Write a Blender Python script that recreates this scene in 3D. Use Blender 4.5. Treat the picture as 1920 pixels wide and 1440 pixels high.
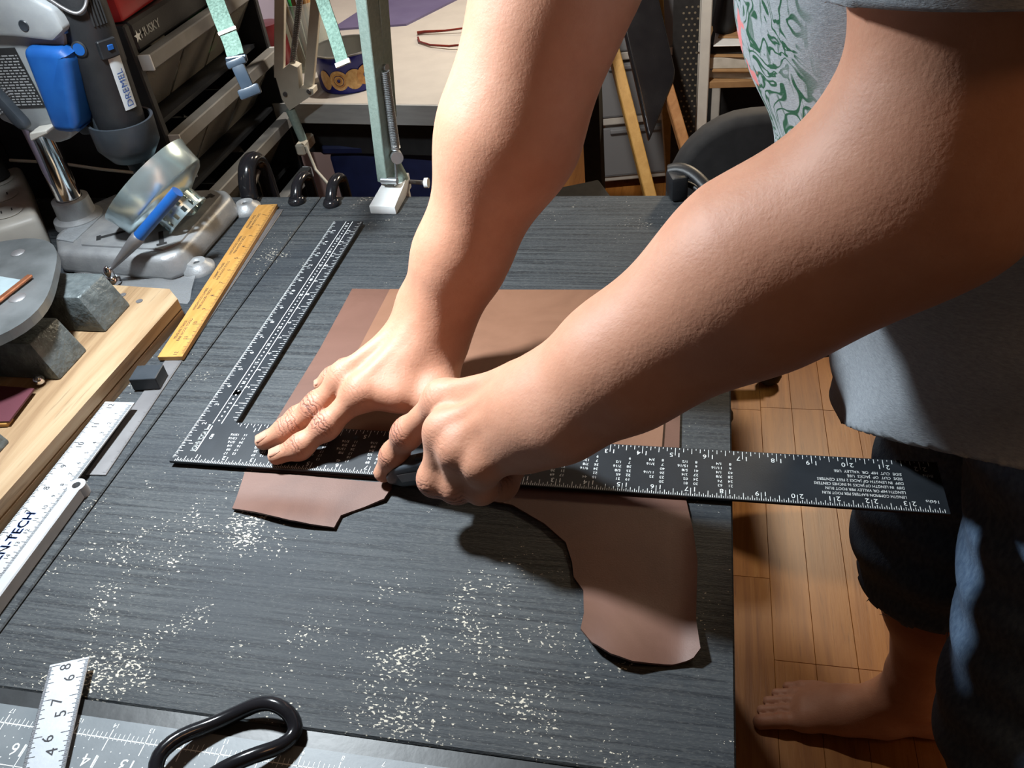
import bpy, bmesh, math, random
import numpy as np
from mathutils import Vector, Matrix

for o in list(bpy.data.objects):
    bpy.data.objects.remove(o)
SC = bpy.context.scene
COL = SC.collection
ZT = 0.764            # height of the framing square's face above the floor (metres)

# ------------------------------------------------------------------ camera
cam_d = bpy.data.cameras.new('camera')
cam = bpy.data.objects.new('camera', cam_d)
COL.objects.link(cam)
cam_d.sensor_width = 36.0
cam_d.lens = 1576.0 / 1920.0 * 36.0
cam_d.clip_start = 0.02
cr = Vector((0.97780439, 0.18378376, -0.10060864))
cdn = Vector((0.04228364, -0.6434001, -0.76436143))
cf = Vector((-0.20520882, 0.74314187, -0.63689049))
cm = Matrix((cr, -cdn, -cf)).transposed().to_4x4()
cm.translation = Vector((0.42687774, -0.43338987, 0.47356715 + ZT))
cam.matrix_world = cm
SC.camera = cam

# ------------------------------------------------------------------ world, lights, exposure
w = bpy.data.worlds.new('room_ambient')
SC.world = w
w.use_nodes = True
w.node_tree.nodes['Background'].inputs[0].default_value = (0.60, 0.62, 0.68, 1)
w.node_tree.nodes['Background'].inputs[1].default_value = 0.05
KEY = Vector((-0.085, 0.125, 0.585 + ZT))       # bulb of the swing-arm lamp
KEY_AIM = Vector((0.125, 0.075, ZT))
KEY_W = 8.0
BEIGE = Vector((0.120, 0.950, 0.700 + ZT))     # bulb of the beige lamp over the back desk
BEIGE_AIM = Vector((0.30, 1.90, 0.30))
BEIGE_W = 13.0
RACK_LAMP = Vector((0.86, 1.98, 1.50))        # floor lamp behind the rack
RACK_AIM = Vector((0.62, 0.75, 0.0))
RACK_W = 17.0
CEIL_FILL_W = 3.0
SC.view_settings.view_transform = 'Standard'
SC.view_settings.look = 'None'
SC.view_settings.gamma = 1.0
SC.view_settings.use_curve_mapping = False
SC.view_settings.exposure = 0.0

def area_light(name, loc, aim, power, size, color, shape='DISK', spread=180):
    d = bpy.data.lights.new(name, 'AREA')
    d.shape = shape
    d.size = size
    d.energy = power
    d.color = color
    d.spread = math.radians(spread)
    o = bpy.data.objects.new(name, d)
    COL.objects.link(o)
    o.location = loc
    o.rotation_euler = (Vector(aim) - Vector(loc)).to_track_quat('-Z', 'Y').to_euler()
    return o

area_light('key_lamp_light', KEY, KEY_AIM, KEY_W, 0.075, (0.87, 0.95, 1.0), spread=128)
area_light('floor_lamp_light', RACK_LAMP, RACK_AIM, RACK_W, 0.24, (1.0, 0.80, 0.55))
area_light('beige_lamp_light', BEIGE, BEIGE_AIM, BEIGE_W, 0.07, (1.0, 0.93, 0.84))
area_light('ceiling_fill_light', (1.15, -0.45, 2.42), (1.15, -0.45, 0), CEIL_FILL_W, 0.5, (1.0, 0.55, 0.26))  # unseen warm fill added overhead to lift the shaded side of the arms

# ------------------------------------------------------------------ helpers
def V(x, y, z):
    return Vector((x, y, z + ZT))

ORI = {}

def empty(name, loc, label, cat, group=None):
    o = bpy.data.objects.new(name, None)
    COL.objects.link(o)
    o.location = loc
    o.empty_display_size = 0.02
    ORI[o.name] = Vector(loc)
    o['label'] = label
    o['category'] = cat
    if group:
        o['group'] = group
    return o

def tag(o, label, cat, group=None):
    o['label'] = label
    o['category'] = cat
    if group:
        o['group'] = group
    return o

def perp(a):
    a = a.normalized()
    t = Vector((0, 0, 1)) if abs(a.z) < 0.9 else Vector((1, 0, 0))
    u = a.cross(t).normalized()
    return u, a.cross(u).normalized()

_tc = {}
def text_mesh(s):
    if s not in _tc:
        cu = bpy.data.curves.new('txt', 'FONT')
        cu.body = s
        cu.align_x = 'CENTER'
        cu.align_y = 'CENTER'
        cu.resolution_u = 2
        ob = bpy.data.objects.new('txt', cu)
        me = bpy.data.meshes.new_from_object(ob)
        _tc[s] = ([v.co.copy() for v in me.vertices], [tuple(p.vertices) for p in me.polygons])
        bpy.data.objects.remove(ob)
        bpy.data.meshes.remove(me)
        bpy.data.curves.remove(cu)
    return _tc[s]

class MB:
    def __init__(self):
        self.v = []
        self.f = []
    def add(self, vs, fs):
        n = len(self.v)
        self.v += [Vector(p) for p in vs]
        self.f += [tuple(i + n for i in f) for f in fs]
        return self
    def quad(self, a, b, c, d):
        return self.add([a, b, c, d], [(0, 1, 2, 3)])
    def box(self, c, s, rot=None, bev=0.0, seg=1):
        bm = bmesh.new()
        bmesh.ops.create_cube(bm, size=1)
        bmesh.ops.scale(bm, vec=Vector(s), verts=bm.verts)
        if bev:
            bmesh.ops.bevel(bm, geom=list(bm.edges), offset=bev, segments=seg, affect='EDGES', profile=0.5)
        M = (rot.to_4x4() if rot is not None else Matrix.Identity(4))
        M = Matrix.Translation(Vector(c)) @ M
        self.add_bm(bm, M)
        return self
    def add_bm(self, bm, M=None):
        bm.verts.index_update()
        vs = [(M @ v.co if M else v.co.copy()) for v in bm.verts]
        fs = [tuple(v.index for v in f.verts) for f in bm.faces]
        bm.free()
        return self.add(vs, fs)
    def cyl(self, a, b, r0, r1=None, n=16, caps=True):
        a, b = Vector(a), Vector(b)
        r1 = r0 if r1 is None else r1
        u, w_ = perp(b - a)
        vs, fs = [], []
        for p, r in ((a, r0), (b, r1)):
            for i in range(n):
                t = 2 * math.pi * i / n
                vs.append(p + u * (r * math.cos(t)) + w_ * (r * math.sin(t)))
        for i in range(n):
            j = (i + 1) % n
            fs.append((i, j, n + j, n + i))
        if caps:
            fs.append(tuple(range(n - 1, -1, -1)))
            fs.append(tuple(range(n, 2 * n)))
        return self.add(vs, fs)
    def tube(self, pts, r, n=8, caps=True, flat=None):
        pts = [Vector(p) for p in pts]
        rs = r if isinstance(r, (list, tuple)) else [r] * len(pts)
        vs, fs = [], []
        u = None
        for i, p in enumerate(pts):
            d = (pts[min(i + 1, len(pts) - 1)] - pts[max(i - 1, 0)]).normalized()
            if u is None:
                u, w_ = perp(d)
                if flat is not None:
                    u = Vector(flat[0]).normalized()
            u = (u - d * u.dot(d)).normalized()
            w_ = d.cross(u).normalized()
            for k in range(n):
                t = 2 * math.pi * k / n
                fu = flat[1] if flat is not None else 1.0
                vs.append(p + u * (rs[i] * math.cos(t) * fu) + w_ * (rs[i] * math.sin(t)))
        m = len(pts)
        for i in range(m - 1):
            for k in range(n):
                j = (k + 1) % n
                fs.append((i * n + k, i * n + j, (i + 1) * n + j, (i + 1) * n + k))
        if caps:
            fs.append(tuple(range(n - 1, -1, -1)))
            fs.append(tuple(range((m - 1) * n, m * n)))
        return self.add(vs, fs)
    def ribbon(self, pts, side, width, thick):
        """flat strap along pts, side = across direction"""
        pts = [Vector(p) for p in pts]
        vs, fs = [], []
        side = Vector(side).normalized()
        for i, p in enumerate(pts):
            d = (pts[min(i + 1, len(pts) - 1)] - pts[max(i - 1, 0)]).normalized()
            s = (side - d * side.dot(d)).normalized()
            nrm = d.cross(s).normalized()
            for a, b in ((-1, -1), (1, -1), (1, 1), (-1, 1)):
                vs.append(p + s * (a * width / 2) + nrm * (b * thick / 2))
        m = len(pts)
        for i in range(m - 1):
            for k in range(4):
                j = (k + 1) % 4
                fs.append((i * 4 + k, i * 4 + j, i * 4 + 4 + j, i * 4 + 4 + k))
        fs.append((3, 2, 1, 0))
        fs.append(tuple(range(4 * m - 4, 4 * m)))
        return self.add(vs, fs)
    def prism(self, poly, z0, z1):
        """vertical prism from 2-D outline, z in world"""
        n = len(poly)
        a2 = sum(poly[i][0] * poly[(i + 1) % n][1] - poly[(i + 1) % n][0] * poly[i][1] for i in range(n))
        if a2 < 0:
            poly = poly[::-1]
        vs = [Vector((x, y, z0)) for x, y in poly] + [Vector((x, y, z1)) for x, y in poly]
        fs = [tuple(range(n - 1, -1, -1)), tuple(range(n, 2 * n))]
        fs += [(i, (i + 1) % n, n + (i + 1) % n, n + i) for i in range(n)]
        return self.add(vs, fs)
    def lathe(self, prof, c, axis=(0, 0, 1), n=32, closed=False):
        """prof: list of (radius, height along axis)"""
        c = Vector(c)
        ax = Vector(axis).normalized()
        u, w_ = perp(ax)
        vs, fs = [], []
        for r, h in prof:
            for k in range(n):
                t = 2 * math.pi * k / n
                vs.append(c + ax * h + u * (r * math.cos(t)) + w_ * (r * math.sin(t)))
        m = len(prof)
        for i in range(m if closed else m - 1):
            i2 = (i + 1) % m
            for k in range(n):
                j = (k + 1) % n
                fs.append((i * n + k, i * n + j, i2 * n + j, i2 * n + k))
        return self.add(vs, fs)
    def ball(self, c, r, sub=2, scale=(1, 1, 1), rot=None):
        bm = bmesh.new()
        bmesh.ops.create_icosphere(bm, subdivisions=sub, radius=1)
        M = Matrix.Translation(Vector(c)) @ (rot.to_4x4() if rot is not None else Matrix.Identity(4)) @ Matrix.Diagonal((r * scale[0], r * scale[1], r * scale[2], 1))
        return self.add_bm(bm, M)
    def text(self, s, p, right, up, size):
        vs, fs = text_mesh(s)
        right, up = Vector(right), Vector(up)
        p = Vector(p)
        return self.add([p + right * (v.x * size) + up * (v.y * size) for v in vs], fs)
    def build(self, name, mat, parent=None, loc=None, smooth=None, kind=None, recalc=True):
        if parent is not None:
            org = ORI[parent.name]
        else:
            org = Vector(loc) if loc is not None else Vector((0, 0, 0))
        me = bpy.data.meshes.new(name)
        me.from_pydata([tuple(p - org) for p in self.v], [], self.f)
        if recalc:
            bm = bmesh.new()
            bm.from_mesh(me)
            bmesh.ops.recalc_face_normals(bm, faces=bm.faces)
            bm.to_mesh(me)
            bm.free()
        me.update()
        if smooth is not None:
            me.shade_smooth()
            if smooth < 180:
                me.set_sharp_from_angle(angle=math.radians(smooth))
        if mat is not None:
            me.materials.append(mat)
        o = bpy.data.objects.new(name, me)
        COL.objects.link(o)
        if parent is not None:
            o.parent = parent
        else:
            o.location = org
        ORI[o.name] = org
        if kind:
            o['kind'] = kind
        return o

# ------------------------------------------------------------------ materials
def nn(nt, t, **kw):
    n = nt.nodes.new(t)
    for k, v in kw.items():
        setattr(n, k, v)
    return n

def pm(name, col, col2=None, scale=30, rough=0.5, metal=0.0, bump=0.0, bscale=200, stretch=(1, 1, 1),
       trans=0.0, coat=0.0, lo=0.35, hi=0.65, rvar=0.0, ior=1.45, detail=5, alpha=1.0, emit=None):
    m = bpy.data.materials.new(name)
    m.use_nodes = True
    nt = m.node_tree
    b = nt.nodes['Principled BSDF']
    tc = nn(nt, 'ShaderNodeTexCoord')
    mp = nn(nt, 'ShaderNodeMapping')
    mp.inputs['Scale'].default_value = stretch
    nt.links.new(tc.outputs['Object'], mp.inputs[0])
    col2 = col2 or tuple(c * 0.82 for c in col)
    no = nn(nt, 'ShaderNodeTexNoise')
    no.inputs['Scale'].default_value = scale
    no.inputs['Detail'].default_value = detail
    nt.links.new(mp.outputs[0], no.inputs['Vector'])
    rp = nn(nt, 'ShaderNodeValToRGB')
    rp.color_ramp.elements[0].position = lo
    rp.color_ramp.elements[1].position = hi
    rp.color_ramp.elements[0].color = (*col, 1)
    rp.color_ramp.elements[1].color = (*col2, 1)
    nt.links.new(no.outputs[0], rp.inputs[0])
    nt.links.new(rp.outputs[0], b.inputs['Base Color'])
    b.inputs['Roughness'].default_value = rough
    b.inputs['Metallic'].default_value = metal
    b.inputs['IOR'].default_value = ior
    b.inputs['Transmission Weight'].default_value = trans
    b.inputs['Coat Weight'].default_value = coat
    b.inputs['Alpha'].default_value = alpha
    if rvar:
        mr = nn(nt, 'ShaderNodeMapRange')
        mr.inputs['To Min'].default_value = max(0.02, rough - rvar)
        mr.inputs['To Max'].default_value = min(1, rough + rvar)
        nt.links.new(no.outputs[0], mr.inputs[0])
        nt.links.new(mr.outputs[0], b.inputs['Roughness'])
    if bump:
        n2 = nn(nt, 'ShaderNodeTexNoise')
        n2.inputs['Scale'].default_value = bscale
        n2.inputs['Detail'].default_value = 3
        nt.links.new(mp.outputs[0], n2.inputs['Vector'])
        bp = nn(nt, 'ShaderNodeBump')
        bp.inputs['Strength'].default_value = bump
        bp.inputs['Distance'].default_value = 0.001
        nt.links.new(n2.outputs[0], bp.inputs['Height'])
        nt.links.new(bp.outputs[0], b.inputs['Normal'])
    if emit:
        b.inputs['Emission Color'].default_value = (*emit[0], 1)
        b.inputs['Emission Strength'].default_value = emit[1]
    return m

def clear_mat(name, tint, fac=0.25, rough=0.08):
    """thin clear plastic: mostly see-through with a glossy skin"""
    m = bpy.data.materials.new(name)
    m.use_nodes = True
    nt = m.node_tree
    for n in list(nt.nodes):
        nt.nodes.remove(n)
    out = nn(nt, 'ShaderNodeOutputMaterial')
    tr = nn(nt, 'ShaderNodeBsdfTransparent')
    tr.inputs[0].default_value = (*tint, 1)
    gl = nn(nt, 'ShaderNodeBsdfPrincipled')
    tc = nn(nt, 'ShaderNodeTexCoord')
    no = nn(nt, 'ShaderNodeTexNoise')
    no.inputs['Scale'].default_value = 40
    nt.links.new(tc.outputs['Object'], no.inputs['Vector'])
    mr = nn(nt, 'ShaderNodeMapRange')
    mr.inputs['To Min'].default_value = rough
    mr.inputs['To Max'].default_value = rough + 0.15
    nt.links.new(no.outputs[0], mr.inputs[0])
    nt.links.new(mr.outputs[0], gl.inputs['Roughness'])
    gl.inputs['Base Color'].default_value = (tint[0] * 0.8, tint[1] * 0.8, tint[2] * 0.8, 1)
    mx = nn(nt, 'ShaderNodeMixShader')
    mx.inputs[0].default_value = fac
    nt.links.new(tr.outputs[0], mx.inputs[1])
    nt.links.new(gl.outputs[0], mx.inputs[2])
    nt.links.new(mx.outputs[0], out.inputs[0])
    return m

def math_node(nt, op, a, b=None, clamp=False):
    n = nn(nt, 'ShaderNodeMath', operation=op)
    n.use_clamp = clamp
    for i, x in enumerate((a, b)):
        if x is None:
            continue
        if isinstance(x, (int, float)):
            n.inputs[i].default_value = x
        else:
            nt.links.new(x, n.inputs[i])
    return n.outputs[0]

def mix_col(nt, fac, a, b):
    n = nn(nt, 'ShaderNodeMix', data_type='RGBA')
    for i, x in ((0, fac), (6, a), (7, b)):
        if isinstance(x, (int, float)):
            n.inputs[i].default_value = x
        elif isinstance(x, tuple):
            n.inputs[i].default_value = (*x, 1)
        else:
            nt.links.new(x, n.inputs[i])
    return n.outputs[2]

def noise(nt, vec, scale, detail=4, rough=0.5, dist=0.0):
    n = nn(nt, 'ShaderNodeTexNoise')
    n.inputs['Scale'].default_value = scale
    n.inputs['Detail'].default_value = detail
    n.inputs['Roughness'].default_value = rough
    n.inputs['Distortion'].default_value = dist
    nt.links.new(vec, n.inputs['Vector'])
    return n.outputs[0]

def mapping(nt, sc, loc=(0, 0, 0), coord='Object'):
    tc = nn(nt, 'ShaderNodeTexCoord')
    mp = nn(nt, 'ShaderNodeMapping')
    mp.inputs['Scale'].default_value = sc
    mp.inputs['Location'].default_value = loc
    nt.links.new(tc.outputs[coord], mp.inputs[0])
    return mp.outputs[0]

def ramp(nt, fac, stops):
    n = nn(nt, 'ShaderNodeValToRGB')
    cr_ = n.color_ramp
    while len(cr_.elements) < len(stops):
        cr_.elements.new(0.5)
    for e, (p, c) in zip(cr_.elements, stops):
        e.position = p
        e.color = (*c, 1) if len(c) == 3 else c
    nt.links.new(fac, n.inputs[0])
    return n.outputs[0]

def bump(nt, h, strength, dist=0.001, normal=None):
    b = nn(nt, 'ShaderNodeBump')
    b.inputs['Strength'].default_value = strength
    b.inputs['Distance'].default_value = dist
    nt.links.new(h, b.inputs['Height'])
    if normal is not None:
        nt.links.new(normal, b.inputs['Normal'])
    return b.outputs[0]

def new_mat(name):
    m = bpy.data.materials.new(name)
    m.use_nodes = True
    return m, m.node_tree, m.node_tree.nodes['Principled BSDF']

def table_material():
    m, nt, b = new_mat('scratched_black_paint')
    base = mapping(nt, (1, 1, 1))
    streak = noise(nt, mapping(nt, (2.2, 95, 30)), 3.2, 6, 0.62, 0.6)
    fine = noise(nt, mapping(nt, (60, 260, 60)), 5.0, 4, 0.6)
    blot = noise(nt, base, 7.0, 4, 0.5)
    col = ramp(nt, streak, [(0.36, (0.008, 0.010, 0.013)), (0.48, (0.026, 0.031, 0.036)), (0.66, (0.050, 0.056, 0.060))])
    fm = nn(nt, 'ShaderNodeMapRange')
    fm.inputs['From Min'].default_value = 0.48
    fm.inputs['From Max'].default_value = 0.72
    nt.links.new(fine, fm.inputs[0])
    col = mix_col(nt, math_node(nt, 'MULTIPLY', fm.outputs[0], 0.75), col, (0.085, 0.088, 0.086))
    col = mix_col(nt, ramp(nt, blot, [(0.45, (0, 0, 0)), (0.7, (0.6, 0.6, 0.6))]), col, (0.022, 0.027, 0.034))
    # pale specks where the paint has worn through, in loose clusters
    chip = noise(nt, mapping(nt, (1, 1.7, 1)), 330, 2.5, 0.62)
    clus = noise(nt, base, 9.5, 3, 0.6)
    clus2 = noise(nt, mapping(nt, (1, 1, 1), (3.1, 1.7, 0)), 32, 3, 0.6)
    th = math_node(nt, 'ADD', math_node(nt, 'MULTIPLY', clus, 0.62), math_node(nt, 'MULTIPLY', clus2, 0.42))
    spx = nn(nt, 'ShaderNodeSeparateXYZ')
    nt.links.new(base, spx.inputs[0])
    wear = nn(nt, 'ShaderNodeMapRange')
    for k_, v_ in (('From Min', -0.32), ('From Max', 0.10), ('To Min', 0.0), ('To Max', -0.105)):
        wear.inputs[k_].default_value = v_
    nt.links.new(spx.outputs[1], wear.inputs[0])
    s = math_node(nt, 'ADD', math_node(nt, 'ADD', chip, th), wear.outputs[0])
    sc = math_node(nt, 'MULTIPLY', s, 1.0)
    mask = nn(nt, 'ShaderNodeMapRange')
    mask.inputs['From Min'].default_value = 1.185
    mask.inputs['From Max'].default_value = 1.200
    nt.links.new(sc, mask.inputs[0])
    dust = noise(nt, base, 900, 2, 0.5)
    dm = nn(nt, 'ShaderNodeMapRange')
    dm.inputs['From Min'].default_value = 0.70
    dm.inputs['From Max'].default_value = 0.76
    nt.links.new(dust, dm.inputs[0])
    col = mix_col(nt, math_node(nt, 'MULTIPLY', dm.outputs[0], 0.45, True), col, (0.30, 0.30, 0.29))
    col = mix_col(nt, mask.outputs[0], col, (0.50, 0.46, 0.38))
    nt.links.new(col, b.inputs['Base Color'])
    b.inputs['Roughness'].default_value = 0.62
    b.inputs['Specular IOR Level'].default_value = 0.28
    h = math_node(nt, 'ADD', math_node(nt, 'MULTIPLY', streak, 0.8), math_node(nt, 'MULTIPLY', fine, 0.7))
    nt.links.new(bump(nt, h, 0.45, 0.0011), b.inputs['Normal'])
    return m

def wood_material(name, c1, c2, c3, axis='y', rough=0.42, rnd=0.25, coat=0.0, scale=1.0):
    m, nt, b = new_mat(name)
    st = (34 * scale, 2.0 * scale, 34 * scale) if axis == 'y' else (2.0 * scale, 34 * scale, 34 * scale)
    vec = mapping(nt, st)
    oi = nn(nt, 'ShaderNodeObjectInfo')
    ge = nn(nt, 'ShaderNodeNewGeometry')
    r = math_node(nt, 'FRACT', math_node(nt, 'ADD', oi.outputs['Random'], ge.outputs['Random Per Island']))
    va = nn(nt, 'ShaderNodeVectorMath', operation='ADD')
    cb = nn(nt, 'ShaderNodeCombineXYZ')
    nt.links.new(math_node(nt, 'MULTIPLY', r, 37.0), cb.inputs[0])
    nt.links.new(math_node(nt, 'MULTIPLY', r, 11.0), cb.inputs[1])
    nt.links.new(vec, va.inputs[0])
    nt.links.new(cb.outputs[0], va.inputs[1])
    g = noise(nt, va.outputs[0], 1.1, 6, 0.6, 1.2)
    p = noise(nt, va.outputs[0], 9.0, 3, 0.6)
    col = ramp(nt, g, [(0.3, c1), (0.5, c2), (0.7, c3)])
    col = mix_col(nt, math_node(nt, 'MULTIPLY', r, rnd), col, tuple(x * 0.45 for x in c1))
    pores = ramp(nt, p, [(0.30, (1, 1, 1)), (0.40, (0, 0, 0))])
    col = mix_col(nt, math_node(nt, 'MULTIPLY', pores, 0.35), col, tuple(x * 0.35 for x in c1))
    nt.links.new(col, b.inputs['Base Color'])
    b.inputs['Roughness'].default_value = rough
    b.inputs['Coat Weight'].default_value = coat
    b.inputs['Coat Roughness'].default_value = 0.2
    nt.links.new(bump(nt, p, 0.25, 0.0006), b.inputs['Normal'])
    return m

def leather_material(name, c1, c2, c3):
    m, nt, b = new_mat(name)
    base = mapping(nt, (1, 1, 1))
    g = noise(nt, base, 11, 6, 0.6, 0.8)
    g2 = noise(nt, mapping(nt, (1, 0.5, 1)), 55, 4, 0.6)
    col = ramp(nt, g, [(0.3, c1), (0.5, c2), (0.72, c3)])
    col = mix_col(nt, math_node(nt, 'MULTIPLY', g2, 0.28), col, c3)
    nt.links.new(col, b.inputs['Base Color'])
    b.inputs['Roughness'].default_value = 0.56
    pores = noise(nt, base, 900, 3, 0.6)
    h = math_node(nt, 'ADD', math_node(nt, 'MULTIPLY', pores, 0.25), math_node(nt, 'MULTIPLY', g2, 0.5))
    nt.links.new(bump(nt, h, 0.35, 0.0008), b.inputs['Normal'])
    return m

def skin_material():
    m, nt, b = new_mat('skin')
    base = mapping(nt, (1, 1, 1))
    g = noise(nt, base, 14, 5, 0.6)
    g2 = noise(nt, base, 120, 4, 0.6)
    col = ramp(nt, g, [(0.3, (0.41, 0.190, 0.110)), (0.55, (0.49, 0.245, 0.152)), (0.75, (0.54, 0.290, 0.195))])
    col = mix_col(nt, math_node(nt, 'MULTIPLY', g2, 0.42), col, (0.33, 0.115, 0.068))
    at = nn(nt, 'ShaderNodeAttribute', attribute_name='crease_mask')
    ct = nn(nt, 'ShaderNodeAttribute', attribute_name='crease_t')
    msk = at.outputs['Fac']
    col = mix_col(nt, math_node(nt, 'MULTIPLY', msk, 0.30), col, (0.42, 0.13, 0.085))
    # knuckle wrinkles run across the finger: bands along the finger coordinate, wobbled
    wob = noise(nt, base, 150, 3, 0.6)
    ph = math_node(nt, 'ADD', math_node(nt, 'MULTIPLY', ct.outputs['Fac'], 1900.0), math_node(nt, 'MULTIPLY', wob, 16.0))
    wr = math_node(nt, 'POWER', math_node(nt, 'ADD', math_node(nt, 'MULTIPLY', math_node(nt, 'SINE', ph), 0.5), 0.5), 0.35)
    deep = math_node(nt, 'MULTIPLY', math_node(nt, 'SUBTRACT', 1.0, wr), msk)
    col = mix_col(nt, math_node(nt, 'MULTIPLY', deep, 1.1, True), col, (0.11, 0.032, 0.02))
    nt.links.new(col, b.inputs['Base Color'])
    b.inputs['Roughness'].default_value = 0.58
    b.inputs['Specular IOR Level'].default_value = 0.45
    b.inputs['Sheen Weight'].default_value = 0.06
    b.inputs['Sheen Roughness'].default_value = 0.6
    b.inputs['Subsurface Weight'].default_value = 0.10
    b.inputs['Subsurface Radius'].default_value = (0.006, 0.002, 0.001)
    b.inputs['Subsurface Scale'].default_value = 1.0
    vo = nn(nt, 'ShaderNodeTexVoronoi')
    vo.inputs['Scale'].default_value = 520
    nt.links.new(base, vo.inputs['Vector'])
    fine = noise(nt, base, 420, 3, 0.65)
    soft = noise(nt, base, 75, 3, 0.5)
    h = math_node(nt, 'ADD', math_node(nt, 'MULTIPLY', vo.outputs['Distance'], 0.10), math_node(nt, 'MULTIPLY', fine, 0.45))
    h = math_node(nt, 'ADD', h, math_node(nt, 'MULTIPLY', soft, 0.7))
    h = math_node(nt, 'ADD', h, math_node(nt, 'MULTIPLY', math_node(nt, 'MULTIPLY', wr, msk), 1.2))
    nt.links.new(bump(nt, h, 0.45, 0.0011), b.inputs['Normal'])
    return m

def shirt_material():
    m, nt, b = new_mat('printed_jersey')
    base = mapping(nt, (1, 1, 1))
    heath = noise(nt, mapping(nt, (1, 1, 3)), 260, 4, 0.7)
    col = ramp(nt, heath, [(0.3, (0.20, 0.225, 0.255)), (0.7, (0.32, 0.355, 0.39))])
    sp = nn(nt, 'ShaderNodeSeparateXYZ')
    tc = nn(nt, 'ShaderNodeTexCoord')
    nt.links.new(tc.outputs['Object'], sp.inputs[0])
    def rng(src, a, c):
        mr = nn(nt, 'ShaderNodeMapRange')
        mr.inputs['From Min'].default_value = a
        mr.inputs['From Max'].default_value = c
        nt.links.new(src, mr.inputs[0])
        return mr.outputs[0]
    # green line print on the chest
    box = math_node(nt, 'MULTIPLY', rng(sp.outputs[2], ZT + 0.165, ZT + 0.175), rng(sp.outputs[2], ZT + 0.47, ZT + 0.45))
    box = math_node(nt, 'MULTIPLY', box, rng(sp.outputs[0], -0.150, -0.165))
    box = math_node(nt, 'MULTIPLY', box, rng(sp.outputs[1], -0.135, -0.120))
    vo = nn(nt, 'ShaderNodeTexVoronoi', feature='DISTANCE_TO_EDGE')
    vo.inputs['Scale'].default_value = 34
    dv = nn(nt, 'ShaderNodeVectorMath', operation='ADD')
    n3 = nn(nt, 'ShaderNodeTexNoise')
    n3.inputs['Scale'].default_value = 18
    nt.links.new(base, n3.inputs['Vector'])
    sc = nn(nt, 'ShaderNodeVectorMath', operation='SCALE')
    sc.inputs['Scale'].default_value = 0.06
    nt.links.new(n3.outputs['Color'], sc.inputs[0])
    nt.links.new(base, dv.inputs[0])
    nt.links.new(sc.outputs[0], dv.inputs[1])
    nt.links.new(dv.outputs[0], vo.inputs['Vector'])
    ct_ = noise(nt, dv.outputs[0], 24, 2.5, 0.5, 0.8)
    line = rng(math_node(nt, 'ABSOLUTE', math_node(nt, 'SINE', math_node(nt, 'MULTIPLY', ct_, 30.0))), 0.62, 0.36)
    reg = rng(noise(nt, base, 20, 1.5, 0.5), 0.38, 0.44)
    line = math_node(nt, 'MULTIPLY', line, reg)
    wv = noise(nt, mapping(nt, (1, 6, 1)), 30, 3, 0.6)
    fill = rng(wv, 0.60, 0.64)
    green = math_node(nt, 'MULTIPLY', math_node(nt, 'MAXIMUM', line, math_node(nt, 'MULTIPLY', fill, 0.7)), box)
    pale = math_node(nt, 'MULTIPLY', box, 0.15)
    col = mix_col(nt, pale, col, (0.62, 0.70, 0.70))
    col = mix_col(nt, green, col, (0.010, 0.080, 0.038))
    pk = math_node(nt, 'MULTIPLY', rng(noise(nt, base, 30, 2), 0.64, 0.66), box)
    col = mix_col(nt, pk, col, (0.62, 0.20, 0.20))
    nt.links.new(col, b.inputs['Base Color'])
    b.inputs['Roughness'].default_value = 0.9
    weave = noise(nt, mapping(nt, (1, 1, 4)), 700, 2, 0.5)
    fold = noise(nt, mapping(nt, (1, 1, 0.6)), 22, 3, 0.5)
    h = math_node(nt, 'ADD', math_node(nt, 'MULTIPLY', weave, 0.5), math_node(nt, 'MULTIPLY', fold, 3.0))
    nt.links.new(bump(nt, h, 0.5, 0.0015), b.inputs['Normal'])
    return m

M = {}
M['table'] = table_material()
M['skin'] = skin_material()
M['shirt'] = shirt_material()
M['floor'] = wood_material('laminate', (0.27, 0.095, 0.016), (0.38, 0.150, 0.030), (0.46, 0.205, 0.052), 'y', 0.40, 0.25)
M['pine'] = wood_material('pine_board', (0.165, 0.092, 0.042), (0.28, 0.185, 0.100), (0.35, 0.26, 0.158), 'y', 0.6, 0.1)
M['easel'] = wood_material('golden_wood', (0.30, 0.17, 0.04), (0.36, 0.21, 0.055), (0.42, 0.26, 0.08), 'y', 0.5, 0.1)
M['brownwood'] = wood_material('brown_wood', (0.20, 0.09, 0.03), (0.28, 0.13, 0.045), (0.33, 0.17, 0.07), 'y', 0.5, 0.2)
M['leather'] = leather_material('oiled_leather', (0.120, 0.052, 0.027), (0.165, 0.076, 0.042), (0.200, 0.097, 0.057))
M['leather_dark'] = leather_material('oiled_leather_dark', (0.076, 0.032, 0.021), (0.105, 0.047, 0.031), (0.133, 0.063, 0.044))
M['leather_edge'] = pm('raw_leather_edge', (0.045, 0.020, 0.012), (0.08, 0.035, 0.02), 300, 0.9, 0, 0.5, 800)
M['burgundy'] = leather_material('burgundy_leather', (0.050, 0.008, 0.014), (0.065, 0.011, 0.019), (0.080, 0.016, 0.026))
M['black_anod'] = pm('black_anodised', (0.013, 0.016, 0.020), (0.018, 0.022, 0.027), 40, 0.40, 0, 0.06, 900)
M['black_edge'] = pm('black_cut_edge', (0.012, 0.012, 0.013), None, 40, 0.45)
M['label_ink'] = pm('grey_label_ink', (0.34, 0.35, 0.36), None, 300, 0.6)
M['white_ink'] = pm('white_ink', (0.78, 0.82, 0.82), (0.66, 0.70, 0.70), 300, 0.6)
M['black_ink'] = pm('black_ink', (0.02, 0.02, 0.025), None, 60, 0.6)
M['blue_ink'] = pm('blue_ink', (0.02, 0.06, 0.22), None, 60, 0.6)
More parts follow.
